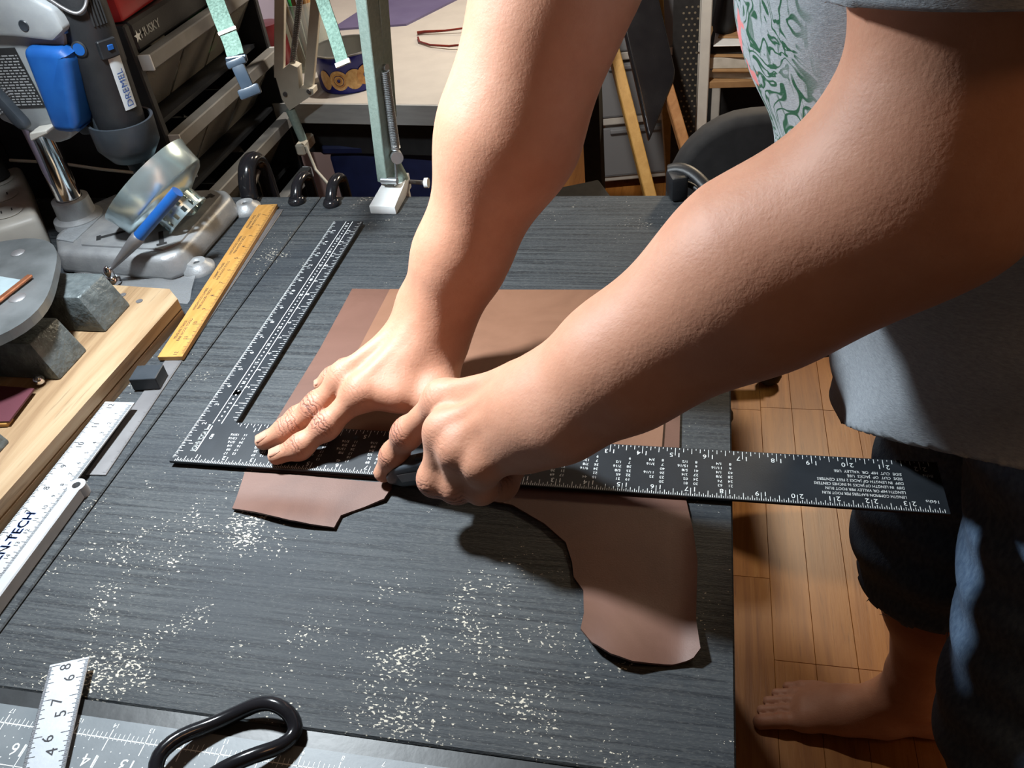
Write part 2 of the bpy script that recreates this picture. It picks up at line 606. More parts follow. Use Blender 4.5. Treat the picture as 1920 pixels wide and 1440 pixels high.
M['steel'] = pm('brushed_steel', (0.52, 0.54, 0.56), (0.44, 0.46, 0.48), 30, 0.33, 0.85, 0.10, 300, (1, 6, 1), rvar=0.05)
M['dull_steel'] = pm('dull_steel', (0.22, 0.215, 0.22), (0.18, 0.175, 0.18), 30, 0.50, 0.7, 0.1, 300)
M['satin_rule'] = pm('satin_rule_steel', (0.44, 0.47, 0.51), (0.40, 0.43, 0.47), 60, 0.45, 0.3, 0.05, 400)
M['alu'] = pm('satin_aluminium', (0.44, 0.46, 0.48), (0.40, 0.42, 0.44), 60, 0.42, 0.25, 0.05, 500)
M['chrome'] = pm('chrome', (0.80, 0.80, 0.82), (0.74, 0.74, 0.76), 6, 0.08, 1.0)
M['zinc'] = pm('bright_zinc', (0.62, 0.76, 0.80), (0.54, 0.68, 0.72), 40, 0.26, 0.85, 0.05, 200)
M['cast'] = pm('cast_aluminium', (0.34, 0.35, 0.36), (0.27, 0.28, 0.29), 60, 0.45, 0.45, 0.25, 500)
M['cast_top'] = pm('hammered_paint', (0.24, 0.26, 0.28), (0.20, 0.215, 0.23), 120, 0.42, 0.1, 0.5, 420)
M['iron'] = pm('cast_iron_paint', (0.115, 0.135, 0.140), (0.065, 0.078, 0.082), 90, 0.40, 0.25, 1.0, 240)
M['plate'] = pm('worn_steel_plate', (0.25, 0.27, 0.28), (0.15, 0.165, 0.17), 24, 0.36, 0.7, 0.2, 120)
M['copper'] = pm('copper_strip', (0.42, 0.17, 0.085), (0.30, 0.11, 0.055), 120, 0.40, 0.8, 0.2, 300)
M['yellow_rule'] = pm('yellow_ruler_wood', (0.44, 0.235, 0.065), (0.37, 0.185, 0.045), 30, 0.45, 0, 0.1, 200, (6, 1, 6))
M['blackpl'] = pm('black_plastic', (0.010, 0.011, 0.013), (0.015, 0.016, 0.018), 60, 0.46, 0, 0.15, 600)
M['glossblack'] = pm('gloss_black', (0.008, 0.008, 0.010), (0.012, 0.012, 0.014), 20, 0.16, 0, 0.02, 80)
M['matblack'] = pm('matt_black', (0.010, 0.010, 0.011), (0.016, 0.016, 0.017), 60, 0.8)
M['charcoal'] = pm('charcoal_plastic', (0.022, 0.028, 0.035), (0.032, 0.038, 0.046), 60, 0.4, 0, 0.1, 500)
M['bluegrey'] = pm('blue_grey_buckle', (0.022, 0.034, 0.050), (0.032, 0.045, 0.062), 60, 0.32)
M['greypl'] = pm('grey_plastic', (0.27, 0.29, 0.305), (0.31, 0.33, 0.34), 60, 0.42, 0, 0.08, 700)
M['bluepl'] = pm('blue_plastic', (0.007, 0.060, 0.235), (0.010, 0.075, 0.270), 60, 0.36, 0, 0.08, 700)
M['navy'] = pm('navy_plastic', (0.008, 0.012, 0.05), (0.012, 0.018, 0.07), 30, 0.5)
M['tinblue'] = pm('tin_blue', (0.010, 0.012, 0.15), (0.016, 0.018, 0.19), 20, 0.25, 0.1)
M['tin_in'] = pm('tin_inside', (0.42, 0.42, 0.40), (0.34, 0.34, 0.32), 20, 0.3, 0.8)
M['cookie'] = pm('cookie_print', (0.56, 0.29, 0.09), (0.38, 0.16, 0.04), 150, 0.4)
M['cookie_light'] = pm('cookie_print_light', (0.68, 0.42, 0.17), (0.52, 0.28, 0.09), 180, 0.4)
M['desk'] = pm('desk_laminate', (0.40, 0.37, 0.33), (0.37, 0.34, 0.305), 30, 0.45, 0, 0.05, 300)
M['deskedge'] = pm('desk_edge', (0.36, 0.36, 0.35), (0.31, 0.31, 0.30), 20, 0.5, 0, 0.05, 300, (1, 8, 8))
M['whitepl'] = pm('white_plastic', (0.62, 0.61, 0.57), (0.56, 0.55, 0.52), 30, 0.45)
M['white_enamel'] = pm('white_enamel', (0.82, 0.84, 0.84), (0.76, 0.78, 0.78), 40, 0.35)
M['beige'] = pm('beige_enamel', (0.56, 0.52, 0.43), (0.50, 0.46, 0.38), 40, 0.4, 0, 0.1, 200)
M['cream'] = pm('cream_plastic', (0.40, 0.385, 0.35), (0.35, 0.335, 0.305), 40, 0.45)
M['rail'] = pm('grey_rail', (0.165, 0.160, 0.150), (0.19, 0.185, 0.175), 60, 0.5, 0, 0.08, 700)
M['mint'] = pm('mint_hammer_paint', (0.27, 0.36, 0.32), (0.33, 0.43, 0.385), 260, 0.36, 0.15, 0.4, 500)
M['strap'] = pm('mint_webbing', (0.125, 0.200, 0.165), (0.070, 0.125, 0.100), 420, 0.85, 0, 1.0, 520)
M['thread'] = pm('white_thread', (0.75, 0.75, 0.72), None, 100, 0.9)
M['red'] = pm('red_plastic', (0.42, 0.018, 0.022), (0.36, 0.014, 0.018), 30, 0.4)
M['darkred'] = pm('dark_red_glass', (0.10, 0.010, 0.012), None, 30, 0.3)
M['green'] = pm('green_plastic', (0.02, 0.26, 0.07), (0.03, 0.32, 0.09), 30, 0.4)
M['creamtape'] = pm('cream_tape', (0.55, 0.52, 0.44), (0.48, 0.45, 0.38), 60, 0.6)
M['rust'] = pm('bronze_bits', (0.16, 0.07, 0.03), (0.28, 0.20, 0.14), 300, 0.4, 0.5)
M['bark'] = pm('brush_handles', (0.30, 0.17, 0.07), (0.22, 0.11, 0.04), 60, 0.5)
M['tortoise'] = pm('red_acetate', (0.16, 0.018, 0.010), (0.09, 0.012, 0.008), 60, 0.25)
M['wall'] = pm('lavender_wall', (0.34, 0.31, 0.42), (0.31, 0.285, 0.39), 8, 0.85, 0, 0.1, 160)
M['wall_light'] = pm('off_white_wall', (0.42, 0.40, 0.37), (0.39, 0.37, 0.34), 8, 0.85, 0, 0.1, 160)
M['ceiling'] = pm('ceiling_paint', (0.55, 0.54, 0.52), None, 8, 0.9, 0, 0.1, 160)
M['denim'] = pm('denim', (0.055, 0.095, 0.165), (0.095, 0.150, 0.230), 260, 0.9, 0, 0.7, 700, (1, 1, 0.4))
M['fray'] = pm('frayed_cotton', (0.30, 0.33, 0.36), None, 100, 0.9)
M['nail'] = pm('fingernail', (0.44, 0.22, 0.15), (0.48, 0.25, 0.18), 200, 0.38)
M['hair'] = pm('dark_hair', (0.012, 0.010, 0.009), (0.03, 0.027, 0.025), 200, 0.6, 0, 0.8, 300)
M['mat_grey'] = pm('cutting_mat_grey', (0.120, 0.140, 0.155), (0.145, 0.165, 0.180), 40, 0.46, 0, 0.05, 500)
M['mat_black'] = pm('cutting_mat_border', (0.012, 0.014, 0.016), (0.020, 0.023, 0.026), 40, 0.42, 0, 0.15, 120)
M['orange'] = pm('orange_label', (0.62, 0.26, 0.06), None, 30, 0.5)
M['silver_label'] = pm('silver_label', (0.60, 0.64, 0.66), (0.54, 0.58, 0.60), 30, 0.35, 0.3)
M['paper'] = pm('papers', (0.56, 0.54, 0.49), (0.44, 0.42, 0.37), 40, 0.8)
M['kraft'] = pm('kraft_board', (0.34, 0.20, 0.09), (0.28, 0.16, 0.07), 40, 0.8)
M['clear'] = clear_mat('clear_plastic', (0.80, 0.80, 0.78), 0.26, 0.06)
M['bag'] = clear_mat('thin_clear_bag', (0.92, 0.93, 0.94), 0.10, 0.05)
M['bin'] = clear_mat('hazy_bin_plastic', (0.62, 0.60, 0.55), 0.34, 0.12)
M['frosted'] = clear_mat('frosted_drawer_plastic', (0.55, 0.58, 0.62), 0.50, 0.28)
M['glass'] = clear_mat('jar_glass', (0.80, 0.82, 0.78), 0.20, 0.03)
M['bulb'] = pm('lamp_diffuser', (0.9, 0.9, 0.9), None, 5, 0.5, emit=((0.9, 0.96, 1.0), 6.0))
M['bulb_warm'] = pm('floor_lamp_diffuser', (0.9, 0.85, 0.7), None, 5, 0.5, emit=((1.0, 0.85, 0.65), 5.0))
# ------------------------------------------------------------------ room shell
rng = random.Random(7)

def structure(name, mb, mat, smooth=None):
    o = mb.build(name, mat, smooth=smooth)
    o['kind'] = 'structure'
    return o

XL, XR, YF, YB, ZC = -0.53, 2.3, -1.9, 2.95, 2.45
fl = structure('floor', MB().box(((XL + XR) / 2, (YF + YB) / 2, -0.03), (XR - XL, YB - YF, 0.04)), M['brownwood'])
structure('wall_left', MB().box((XL - 0.05, (YF + YB) / 2, ZC / 2), (0.1, YB - YF, ZC)), M['wall'])
structure('wall_back', MB().box(((XL + XR) / 2, YB + 0.05, ZC / 2), (XR - XL, 0.1, ZC)), M['wall_light'])
structure('wall_right', MB().box((XR + 0.05, (YF + YB) / 2, ZC / 2), (0.1, YB - YF, ZC)), M['wall_light'])
structure('wall_front', MB().box(((XL + XR) / 2, YF - 0.05, ZC / 2), (XR - XL, 0.1, ZC)), M['wall_light'])
structure('ceiling', MB().box(((XL + XR) / 2, (YF + YB) / 2, ZC + 0.05), (XR - XL, YB - YF, 0.1)), M['ceiling'])
structure('baseboard_back', MB().box(((XL + XR) / 2, YB - 0.008, 0.045), (XR - XL, 0.016, 0.09), bev=0.003), M['white_enamel'])

# laminate strips: the ones in view are planks of their own, the rest one joined part
PW = 0.0635
rest = MB()
plank_cache = {}
k0 = int((XL - 0.58) / PW) - 1
k = k0
while 0.58 + k * PW < XR:
    x0 = 0.58 + k * PW
    x1 = min(x0 + PW, XR)
    x0c = max(x0, XL)
    if x1 - x0c < 0.004:
        k += 1
        continue
    if k in (0, 1, 2):
        ends = [0.97 + 0.61 * i for i in range(-5, 5)]
    elif k == -1:
        ends = [0.52 + 0.44 * i for i in range(-7, 7)]
    else:
        off = rng.uniform(0, 0.5)
        ends = [YF + off + 0.47 * i + rng.uniform(-0.06, 0.06) for i in range(-1, 12)]
    ends = [YF] + [e for e in ends if YF + 0.08 < e < YB - 0.08] + [YB]
    for a, b_ in zip(ends[:-1], ends[1:]):
        c = ((x0c + x1) / 2, (a + b_) / 2, -0.005)
        s = (x1 - x0c - 0.0005, b_ - a - 0.0006, 0.010)
        vis = 0.40 < c[0] < 1.25 and b_ > -0.3 and a < 2.2
        if vis:
            o = MB().box(c, s, bev=0.0004).build('plank', M['floor'], loc=c)
            o.parent = fl
        else:
            rest.box(c, s)
    k += 1
ro = rest.build('plank_field', M['floor'])
ro.parent = fl
ro['kind'] = 'stuff'

# ------------------------------------------------------------------ work table
TT = -0.006
tb = empty('work_table', (0.0, 0.1, 0.0), 'work table with worn black painted board top under the leather', 'table')
def panel(x0, x1, y0, y1, name='top_panel'):
    MB().box(V((x0 + x1) / 2, (y0 + y1) / 2, TT - 0.014), (x1 - x0, y1 - y0, 0.028), bev=0.0012).build(name, M['table'], tb)
panel(-0.0448, 0.4625, -0.2085, 0.48)
panel(-0.50, -0.0462, -0.2085, 0.48)
panel(-0.50, 0.4625, -0.78, -0.2097)
MB().box(V(-0.018, -0.15, TT - 0.038), (0.93, 1.22, 0.018)).build('apron', M['matblack'], tb)
for sx in (-0.455, 0.40):
    for sy in (-0.72, 0.41):
        z1 = ZT + TT - 0.047
        MB().box((sx, sy, z1 / 2), (0.06, 0.06, z1), bev=0.003).build('leg', M['matblack'], tb)

# ------------------------------------------------------------------ leather sheets
def sheet(poly, zf, thick, step=0.007):
    """leather sheet from a plan outline sliced into a grid so that it can curl; zf gives the underside height"""
    bm = bmesh.new()
    vs = [bm.verts.new((x, y, 0)) for x, y in poly]
    bm.faces.new(vs)
    xs = [p[0] for p in poly]
    ys = [p[1] for p in poly]
    for ax, (lo, hi) in ((Vector((1, 0, 0)), (min(xs), max(xs))), (Vector((0, 1, 0)), (min(ys), max(ys)))):
        t = lo + step
        while t < hi:
            bmesh.ops.bisect_plane(bm, geom=list(bm.verts) + list(bm.edges) + list(bm.faces), plane_co=ax * t, plane_no=ax)
            t += step
    bmesh.ops.remove_doubles(bm, verts=bm.verts, dist=0.00005)
    bmesh.ops.recalc_face_normals(bm, faces=bm.faces)
    low = list(bm.faces)
    r = bmesh.ops.extrude_face_region(bm, geom=low)
    top = [g for g in r['geom'] if isinstance(g, bmesh.types.BMVert)]
    for v in bm.verts:
        v.co.z = ZT + zf(v.co.x, v.co.y)
    for v in top:
        v.co.z += thick
    mb = MB()
    mb.add_bm(bm)
    return mb

def smooth_poly(p, n=3):
    """Catmull-Rom through a closed outline"""
    out = []
    m = len(p)
    for i in range(m):
        a, b_, c, d = (Vector(p[(i + j) % m]) for j in (-1, 0, 1, 2))
        for k_ in range(n):
            t = k_ / n
            q = 0.5 * ((2 * b_) + (c - a) * t + (2 * a - 5 * b_ + 4 * c - d) * t * t + (3 * b_ - a - 3 * c + d) * t ** 3)
            out.append((q.x, q.y))
    return out

def sm(a, b_, t):
    t = max(0, min(1, (t - a) / (b_ - a)))
    return t * t * (3 - 2 * t)

hide = [(0.0697, 0.0008), (0.196, 0.0008), (0.2003, -0.0030), (0.245, -0.0075), (0.2999, -0.0173), (0.327, -0.0331), (0.3451, -0.0489),
        (0.3520, -0.066), (0.3548, -0.0786), (0.3627, -0.0889), (0.3659, -0.1099), (0.3655, -0.1235), (0.3739, -0.1331), (0.3864, -0.1404),
        (0.3999, -0.1425), (0.412, -0.1405), (0.4242, -0.1388), (0.4371, -0.1345), (0.4412, -0.1285), (0.4381, -0.1056), (0.4382, -0.0582), (0.4347, -0.03),
        (0.4299, -0.005), (0.4225, 0.03), (0.4214, 0.085), (0.4205, 0.272), (0.24, 0.270), (0.0709, 0.2690), (0.0735, 0.165), (0.0720, 0.10)]
def hide_z(x, y):
    z = TT + 0.0002
    if y < -0.02:
        z += 0.009 * sm(-0.085, -0.143, y) * (0.55 + 0.45 * math.sin((x - 0.36) * 70))
        z += 0.004 * sm(0.430, 0.441, x)
        z += 0.003 * sm(0.375, 0.36, x) * sm(-0.08, -0.12, y)
    return z
ho = sheet(hide, hide_z, 0.0019).build('leather_hide', M['leather_dark'], loc=V(0.24, 0.13, TT), smooth=35)
tag(ho, 'dark brown leather hide under the framing square with a ragged flap by the table edge', 'leather')
tp = [(0.1144, 0.2670), (0.25, 0.2705), (0.4065, 0.2755), (0.4082, 0.15), (0.4085, 0.02), (0.1144, 0.02)]
to = sheet(tp, lambda x, y: TT + 0.0022, 0.0018).build('leather_sheet', M['leather'], loc=V(0.26, 0.14, TT))
tag(to, 'lighter brown rectangular leather sheet lying on the darker hide', 'leather')
scrap = [(0.0701, -0.0028), (0.1183, -0.0022), (0.1992, -0.0045), (0.2010, -0.010), (0.1985, -0.0223), (0.1876, -0.0289), (0.1760, -0.036), (0.1692, -0.0412),
         (0.1684, -0.054), (0.150, -0.0540), (0.1301, -0.0525), (0.1150, -0.0498), (0.1006, -0.0467), (0.0783, -0.0433)]
def scrap_z(x, y):
    return TT + 0.0002 + 0.0050 * sm(-0.025, -0.055, y) * (0.5 + 0.5 * math.cos((x - 0.12) * 40)) + 0.002 * sm(0.18, 0.2, x)
so = sheet(scrap, scrap_z, 0.0018, 0.006).build('leather_offcut', M['leather_dark'], loc=V(0.13, -0.025, TT), smooth=35)
tag(so, 'small brown leather offcut in front of the framing square', 'leather')

# ------------------------------------------------------------------ framing square
IN = 0.0254
fs = empty('framing_square', V(0.0, 0.0, -0.0022), 'black framing square with white scales under the hands', 'framing square')
hx, hy, hr = 0.80 * IN, 3.55 * IN, 0.0042
outl = [(0, 0), (24 * IN, 0), (24 * IN, 2 * IN), (1.5 * IN, 2 * IN), (1.5 * IN, 16 * IN), (0, 16 * IN), (0, hy + 0.00002)]
outl += [(hx - hr, hy + 0.00002)] + [(hx - hr * math.cos(2 * math.pi * i / 20), hy + hr * math.sin(2 * math.pi * i / 20)) for i in range(1, 20)] + [(hx - hr, hy - 0.00002), (0, hy - 0.00002)]
mb = MB()
bm = bmesh.new()
f_ = bm.faces.new([bm.verts.new((x, y, ZT - 0.0022)) for x, y in outl])
r_ = bmesh.ops.extrude_face_region(bm, geom=[f_])
for g in r_['geom']:
    if isinstance(g, bmesh.types.BMVert):
        g.co.z = ZT
bmesh.ops.triangulate(bm, faces=[f for f in bm.faces if len(f.verts) > 4])
mb.add_bm(bm)
mb.build('blade', M['black_anod'], fs)
zi = 0.00016
mk = MB()
def tick(x, y, dx, dy, ln, wd=0.00042):
    # tick at edge point (x,y) going inward (dx,dy)
    a = Vector((x + dx * 0.0007, y + dy * 0.0007, ZT + zi))
    b_ = Vector((x + dx * ln, y + dy * ln, ZT + zi))
    s = Vector((dy, dx, 0)) * (wd / 2)
    mk.quad(a - s, a + s, b_ + s, b_ - s)
L16 = {0: 0.33, 8: 0.27, 4: 0.21, 2: 0.165, 1: 0.105}
def grade(i, n):
    j = i % n
    for d, l in ((n, 0.34), (n // 2, 0.27), (n // 4, 0.20), (n // 8 or 1, 0.155), (1, 0.10)):
        if d and j % d == 0:
            return l * IN
    return 0.1 * IN
for i in range(3, 24 * 16 - 1):
    tick(i * IN / 16, 0, 0, 1, grade(i, 16))
for i in range(1, 22 * 8 + 3):
    x = 1.5 * IN + i * IN / 8
    ln = 0.35 if i % 8 == 0 else (0.25 if i % 4 == 0 else (0.19 if i % 2 == 0 else 0.09))
    tick(x, 2 * IN, 0, -1, ln * IN)
for i in range(3, 16 * 16):
    if abs(i / 16 - 0) > 0.15:
        tick(0, i * IN / 16, 1, 0, grade(i, 16) * 0.95)
for i in range(1, 14 * 8):
    y = 2 * IN + i * IN / 8
    ln = 0.35 if i % 8 == 0 else (0.25 if i % 4 == 0 else (0.21 if i % 2 == 0 else 0.11))
    tick(1.5 * IN, y, -1, 0, ln * IN)
mk.build('scale_ticks', M['white_ink'], fs)['kind'] = 'stuff'
nm = MB()
def bt(s, x, y, size):       # body text, read from the far side of the table
    nm.text(s, (x * IN, y * IN, ZT + zi), (-1, 0, 0), (0, -1, 0), size * IN)
def tt(s, x, y, size):       # tongue text
    nm.text(s, (x * IN, y * IN, ZT + zi), (0, 1, 0), (-1, 0, 0), size * IN)
def straddle(fn, s, a, b_, size, ax):
    # digits either side of the tick
    if len(s) == 1:
        fn(s, a + (0.13 if ax == 'b' else 0) * -1, b_ - (0.13 if ax == 't' else 0), size)
    else:
        if ax == 'b':
            fn(s[0], a + 0.115, b_, size)
            fn(s[1], a - 0.115, b_, size)
        else:
            fn(s[0], a, b_ - 0.115, size)
            fn(s[1], a, b_ + 0.115, size)
for n in range(1, 24):
    straddle(bt, str(n), n, 0.30, 0.25, 'b')
for n in range(1, 23):
    straddle(bt, str(n), 1.5 + n, 1.68, 0.25, 'b')
for n in range(1, 16):
    straddle(tt, str(n), 0.36, n, 0.23, 't')
for n in range(1, 14):
    straddle(tt, str(n), 1.5 - 0.40, 2 + n, 0.23, 't')
rows = {2: ('12 17', '17 09', '16 1/4', '24 5/16', '11 13/16', '11 15/16'), 3: ('12 37', '17 23', '16 1/2', '24 3/4', '11 5/8', '11 13/16'),
        4: ('12 65', '17 44', '16 7/8', '25 5/16', '11 3/8', '11 11/16'), 5: ('13', '17 69', '17 5/16', '26', '11 1/16', '11 1/2'),
        6: ('13 42', '18', '17 7/8', '26 13/16', '10 3/4', '11 5/16'), 7: ('13 89', '18 36', '18 1/2', '27 3/4', '10 3/8', '11 1/16'),
        12: ('16 97', '20 78', '22 5/8', '33 15/16', '8 1/2', '9 13/16'), 13: ('17 69', '21 38', '23 9/16', '35 3/8', '8 1/8', '9 1/2'),
        14: ('18 44', '22', '24 9/16', '36 7/8', '7 13/16', '9 1/4'), 15: ('19 21', '22 65', '25 5/8', '38 7/16', '7 1/2', '9'),
        16: ('20', '23 32', '26 11/16', '40', '7 3/16', '8 3/4'), 17: ('20 81', '24 02', '27 3/4', '41 5/8', '6 15/16', '8 1/2'),
        18: ('21 63', '24 74', '28 7/8', '43 1/4', '6 11/16', '8 1/4')}
for n, rw in rows.items():
    for j, s in enumerate(rw):
        p = s.split(' ')
        y = 0.52 + 0.178 * j
        bt(p[0], n + 0.14, y, 0.145)
        if len(p) > 1:
            bt(p[1], n - 0.10 - 0.03 * len(p[1]), y, 0.145)
for j, s in enumerate(('LENGTH COMMON RAFTERS PER FOOT RUN', 'LENGTH HIP OR VALLEY PER FOOT RUN', 'DIFF  IN LENGTH OF JACKS 16 INCHES CENTERS',
                       'DIFF  IN LENGTH OF JACKS 2 FEET CENTERS', 'SIDE  CUT  OF  JACKS  USE', 'SIDE  CUT  HIP  OR  VALLEY  USE')):
    wdt = {0: 2.25, 1: 2.15, 2: 2.45, 3: 2.35, 4: 1.5, 5: 1.85}[j]
    vs, _f = text_mesh(s)
    w0 = max(v.x for v in vs) - min(v.x for v in vs)
    size = 0.150
    nm.text(s, ((22.95 - wdt / 2) * IN, (0.52 + 0.178 * j) * IN, ZT + zi), (-wdt / w0 / size, 0, 0), (0, -1, 0), size * IN)
bt('16ths', 23.62, 0.42, 0.17)
bt('8ths', 23.66, 1.42, 0.17)
nm.build('numerals', M['white_ink'], fs)['kind'] = 'stuff'
cs = MB()
for x in (0.67, 1.00):
    cs.quad(*[(px_ * IN, py_ * IN, ZT + zi) for px_, py_ in ((x - 0.012, 1.9), (x + 0.012, 1.9), (x + 0.012, 15.95), (x - 0.012, 15.95))])
for i in range(61):
    y = 2.05 + i * 0.2285
    if i % 5 == 4:
        nm2 = str(i + 1)
        cs.text(nm2, (0.835 * IN, y * IN, ZT + zi), (0, 1, 0), (-1, 0, 0), 0.19 * IN)
    elif y < 15.9:
        cs.add([((0.835 + 0.035 * math.cos(t)) * IN, (y + 0.035 * math.sin(t)) * IN, ZT + zi) for t in [j * math.pi / 4 for j in range(8)]], [tuple(range(8))])
cs.build('octagon_scale', M['white_ink'], fs)
lg = MB()
lg.text('JOHNSON', (0.60 * IN, 1.06 * IN, ZT + zi), (0, 1, 0), (-1, 0, 0), 0.235 * IN)
for dx in (-0.006, 0.006):
    lg.text('JOHNSON', ((0.60 + dx) * IN, (1.06 + dx) * IN, ZT + zi), (0, 1, 0), (-1, 0, 0), 0.235 * IN)
lg.text('level', (0.60 * IN, 1.70 * IN, ZT + zi), (0, 1, 0), (-1, 0, 0), 0.15 * IN)
lg.quad(*[(a * IN, b_ * IN, ZT + zi) for a, b_ in ((0.70, 0.55), (0.735, 0.55), (0.735, 1.78), (0.70, 1.78))])
lg.text('C88', (0.95 * IN, 1.25 * IN, ZT + zi), (0, 1, 0), (-1, 0, 0), 0.15 * IN)
lg.build('logo', M['white_ink'], fs)

# ------------------------------------------------------------------ cutting mat, steel rules, shears at the near edge
mt = empty('cutting_mat', V(0.12, -0.45, TT), 'grey self healing cutting mat with white inch scale and black border', 'cutting mat')
MB().prism([(-0.44, -0.70), (0.40, -0.70), (0.40, -0.2112), (-0.44, -0.2090)], ZT + TT, ZT - 0.0034).build('border', M['mat_black'], mt)
MB().prism([(-0.43, -0.69), (0.388, -0.69), (0.388, -0.2215), (-0.43, -0.2195)], ZT - 0.0034, ZT - 0.0030).build('face', M['mat_grey'], mt)
mm = MB()
zm = ZT - 0.0029
def mline(x0, y0, x1, y1, wd):
    d = Vector((x1 - x0, y1 - y0, 0)).normalized()
    s = Vector((-d.y, d.x, 0)) * wd / 2
    a, b_ = Vector((x0, y0, zm)), Vector((x1, y1, zm))
    mm.quad(a - s, b_ - s, b_ + s, a + s)
X15 = 0.0580
yl = -0.2320
mline(-0.42, yl, 0.38, yl - 0.0008, 0.0007)
for n in range(2, 30):
    x = X15 + (15 - n) * IN
    if not -0.42 < x < 0.38:
        continue
    mline(x, yl + 0.0052, x, yl - 0.0085, 0.0006)
    mm.text(str(n), (x + 0.0005, yl + 0.0078, zm), (-1, 0, 0), (0, -1, 0), 0.0042)
    for j in range(1, 8):
        mline(x + j * IN / 8, yl + (0.0030 if j % 4 else 0.0042), x + j * IN / 8, yl - (0.0018 if j % 4 else 0.0035), 0.00035)
    mline(x, yl - 0.012, x, -0.68, 0.0005) if n % 2 == 0 else None
    mm.text(str(n), (x - 0.004, yl - 0.0150, zm), (-1, 0, 0), (0, -1, 0), 0.0115)
    for j in range(1, 4):
        for q in range(0, 6):
            cx_, cy_ = x + j * IN / 4, yl - 0.0085 - q * IN / 4
            mm.add([(cx_ + 0.0004 * math.cos(t), cy_ + 0.0004 * math.sin(t), zm) for t in [i * math.pi / 3 for i in range(6)]], [tuple(range(6))])
for q in range(1, 17):
    mline(-0.42, yl - q * IN, 0.38, yl - q * IN, 0.0005)
mm.build('printed_scale', M['white_ink'], mt)

def rule(name, a, b_, wd, z0, th, mat, label, marks=None, cat='ruler'):
    """flat bar from a to b (plan), centre line"""
    a, b_ = Vector((*a, 0)), Vector((*b_, 0))
    d = (b_ - a).normalized()
    s = Vector((-d.y, d.x, 0))
    c = (a + b_) / 2
    root = empty(name, (c.x, c.y, ZT + z0), label, cat)
    rot = Matrix((d, s, Vector((0, 0, 1)))).transposed()
    MB().box((c.x, c.y, ZT + z0 + th / 2), ((b_ - a).length, wd, th), rot, bev=min(0.0003, th * 0.3)).build('bar', mat, root)
    return root, a, d, s

# steel rule with big numerals, resting on the mat and propped on the table top
sr = empty('steel_rule', V(0.042, -0.235, 0.0), 'bright steel rule with large black numerals lying across the mat corner', 'ruler')
p0, p1 = V(0.0293, -0.1885, 0.0030), V(0.0885, -0.34, 0.0012)
d = (p1 - p0).normalized()
s_ = Vector((0, 0, 1)).cross(d).normalized()
n_ = d.cross(s_)
if n_.z < 0:
    n_ = -n_
rot = Matrix((d, s_, d.cross(s_))).transposed()
MB().box((p0 + p1) / 2 - n_ * 0.0006, ((p1 - p0).length, 0.0262, 0.0012), rot, bev=0.0003).build('bar', M['satin_rule'], sr)
mk = MB()
zz = n_ * 0.00015
ln_ = (p1 - p0).length
for i in range(0, 200):
    t = 0.002 + i * IN / 32
    if t > ln_ - 0.002:
        break
    l = 0.0075 if i % 32 == 0 else (0.006 if i % 16 == 0 else (0.0046 if i % 8 == 0 else (0.0034 if i % 4 == 0 else 0.0022)))
    q = p0 + d * t + zz
    for sd in (1, -1):
        a = q + s_ * (0.0131 * sd)
        b2 = q + s_ * ((0.0131 - l) * sd)
        e = d * 0.00018
        mk.quad(a - e, a + e, b2 + e, b2 - e)
mk.build('graduations', M['black_ink'], sr)
for j, (g, e) in enumerate((('8', None), ('7', '6'), ('6', '5'), ('5', '4'), ('4', '3'), ('3', '2'))):
    q = p0 + d * (0.0045 + j * IN) + zz
    MB().text(g, q - s_ * 0.0014, -d, -s_, 0.0105).build('numeral', M['black_ink'], sr)
    if e:
        MB().text(e, q - d * 0.0160 + s_ * 0.0030, -d, -s_, 0.0105).build('numeral', M['black_ink'], sr)

# shears: one long black loop handle in view, blades on the mat
sh = empty('shears', V(0.165, -0.235, -0.003), 'black handled tailor shears lying on the cutting mat', 'shears')
loop = [(0.1335, -0.256), (0.1290, -0.243), (0.1355, -0.2295), (0.148, -0.2185), (0.1625, -0.2083), (0.1755, -0.2030), (0.1880, -0.2030),
        (0.1985, -0.2075), (0.2030, -0.2155), (0.1985, -0.2255), (0.187, -0.2345), (0.172, -0.2445), (0.158, -0.2545), (0.146, -0.262)]
lp = [V(x, y, 0.0050 + 0.003 * math.sin(i * 0.45)) for i, (x, y) in enumerate(smooth_poly(loop, 3))]
lp.append(lp[0])
mb = MB()
mb.tube(lp, 0.0047, 10, caps=False)
mb.build('handle_loop', M['glossblack'], sh, smooth=60)
loop2 = [(x * 0.62 + 0.0365, y - 0.058) for x, y in loop]
lp = [V(x, y, 0.0030) for x, y in smooth_poly(loop2, 3)]
lp.append(lp[0])
MB().tube(lp, 0.0046, 10, caps=False).build('handle_loop', M['glossblack'], sh, smooth=60)
MB().prism([(0.139, -0.255), (0.150, -0.262), (0.098, -0.335), (0.020, -0.425), (0.018, -0.421), (0.086, -0.325)], ZT - 0.0030, ZT + 0.0002).build('blade', M['steel'], sh)
MB().prism([(0.122, -0.29), (0.130, -0.300), (0.092, -0.335), (0.012, -0.417), (0.012, -0.412), (0.082, -0.325)], ZT + 0.0003, ZT + 0.0030).build('blade', M['steel'], sh)
MB().cyl(V(0.098, -0.325, -0.003), V(0.098, -0.325, 0.0055), 0.004, n=12).build('pivot_screw', M['dull_steel'], sh, smooth=40)

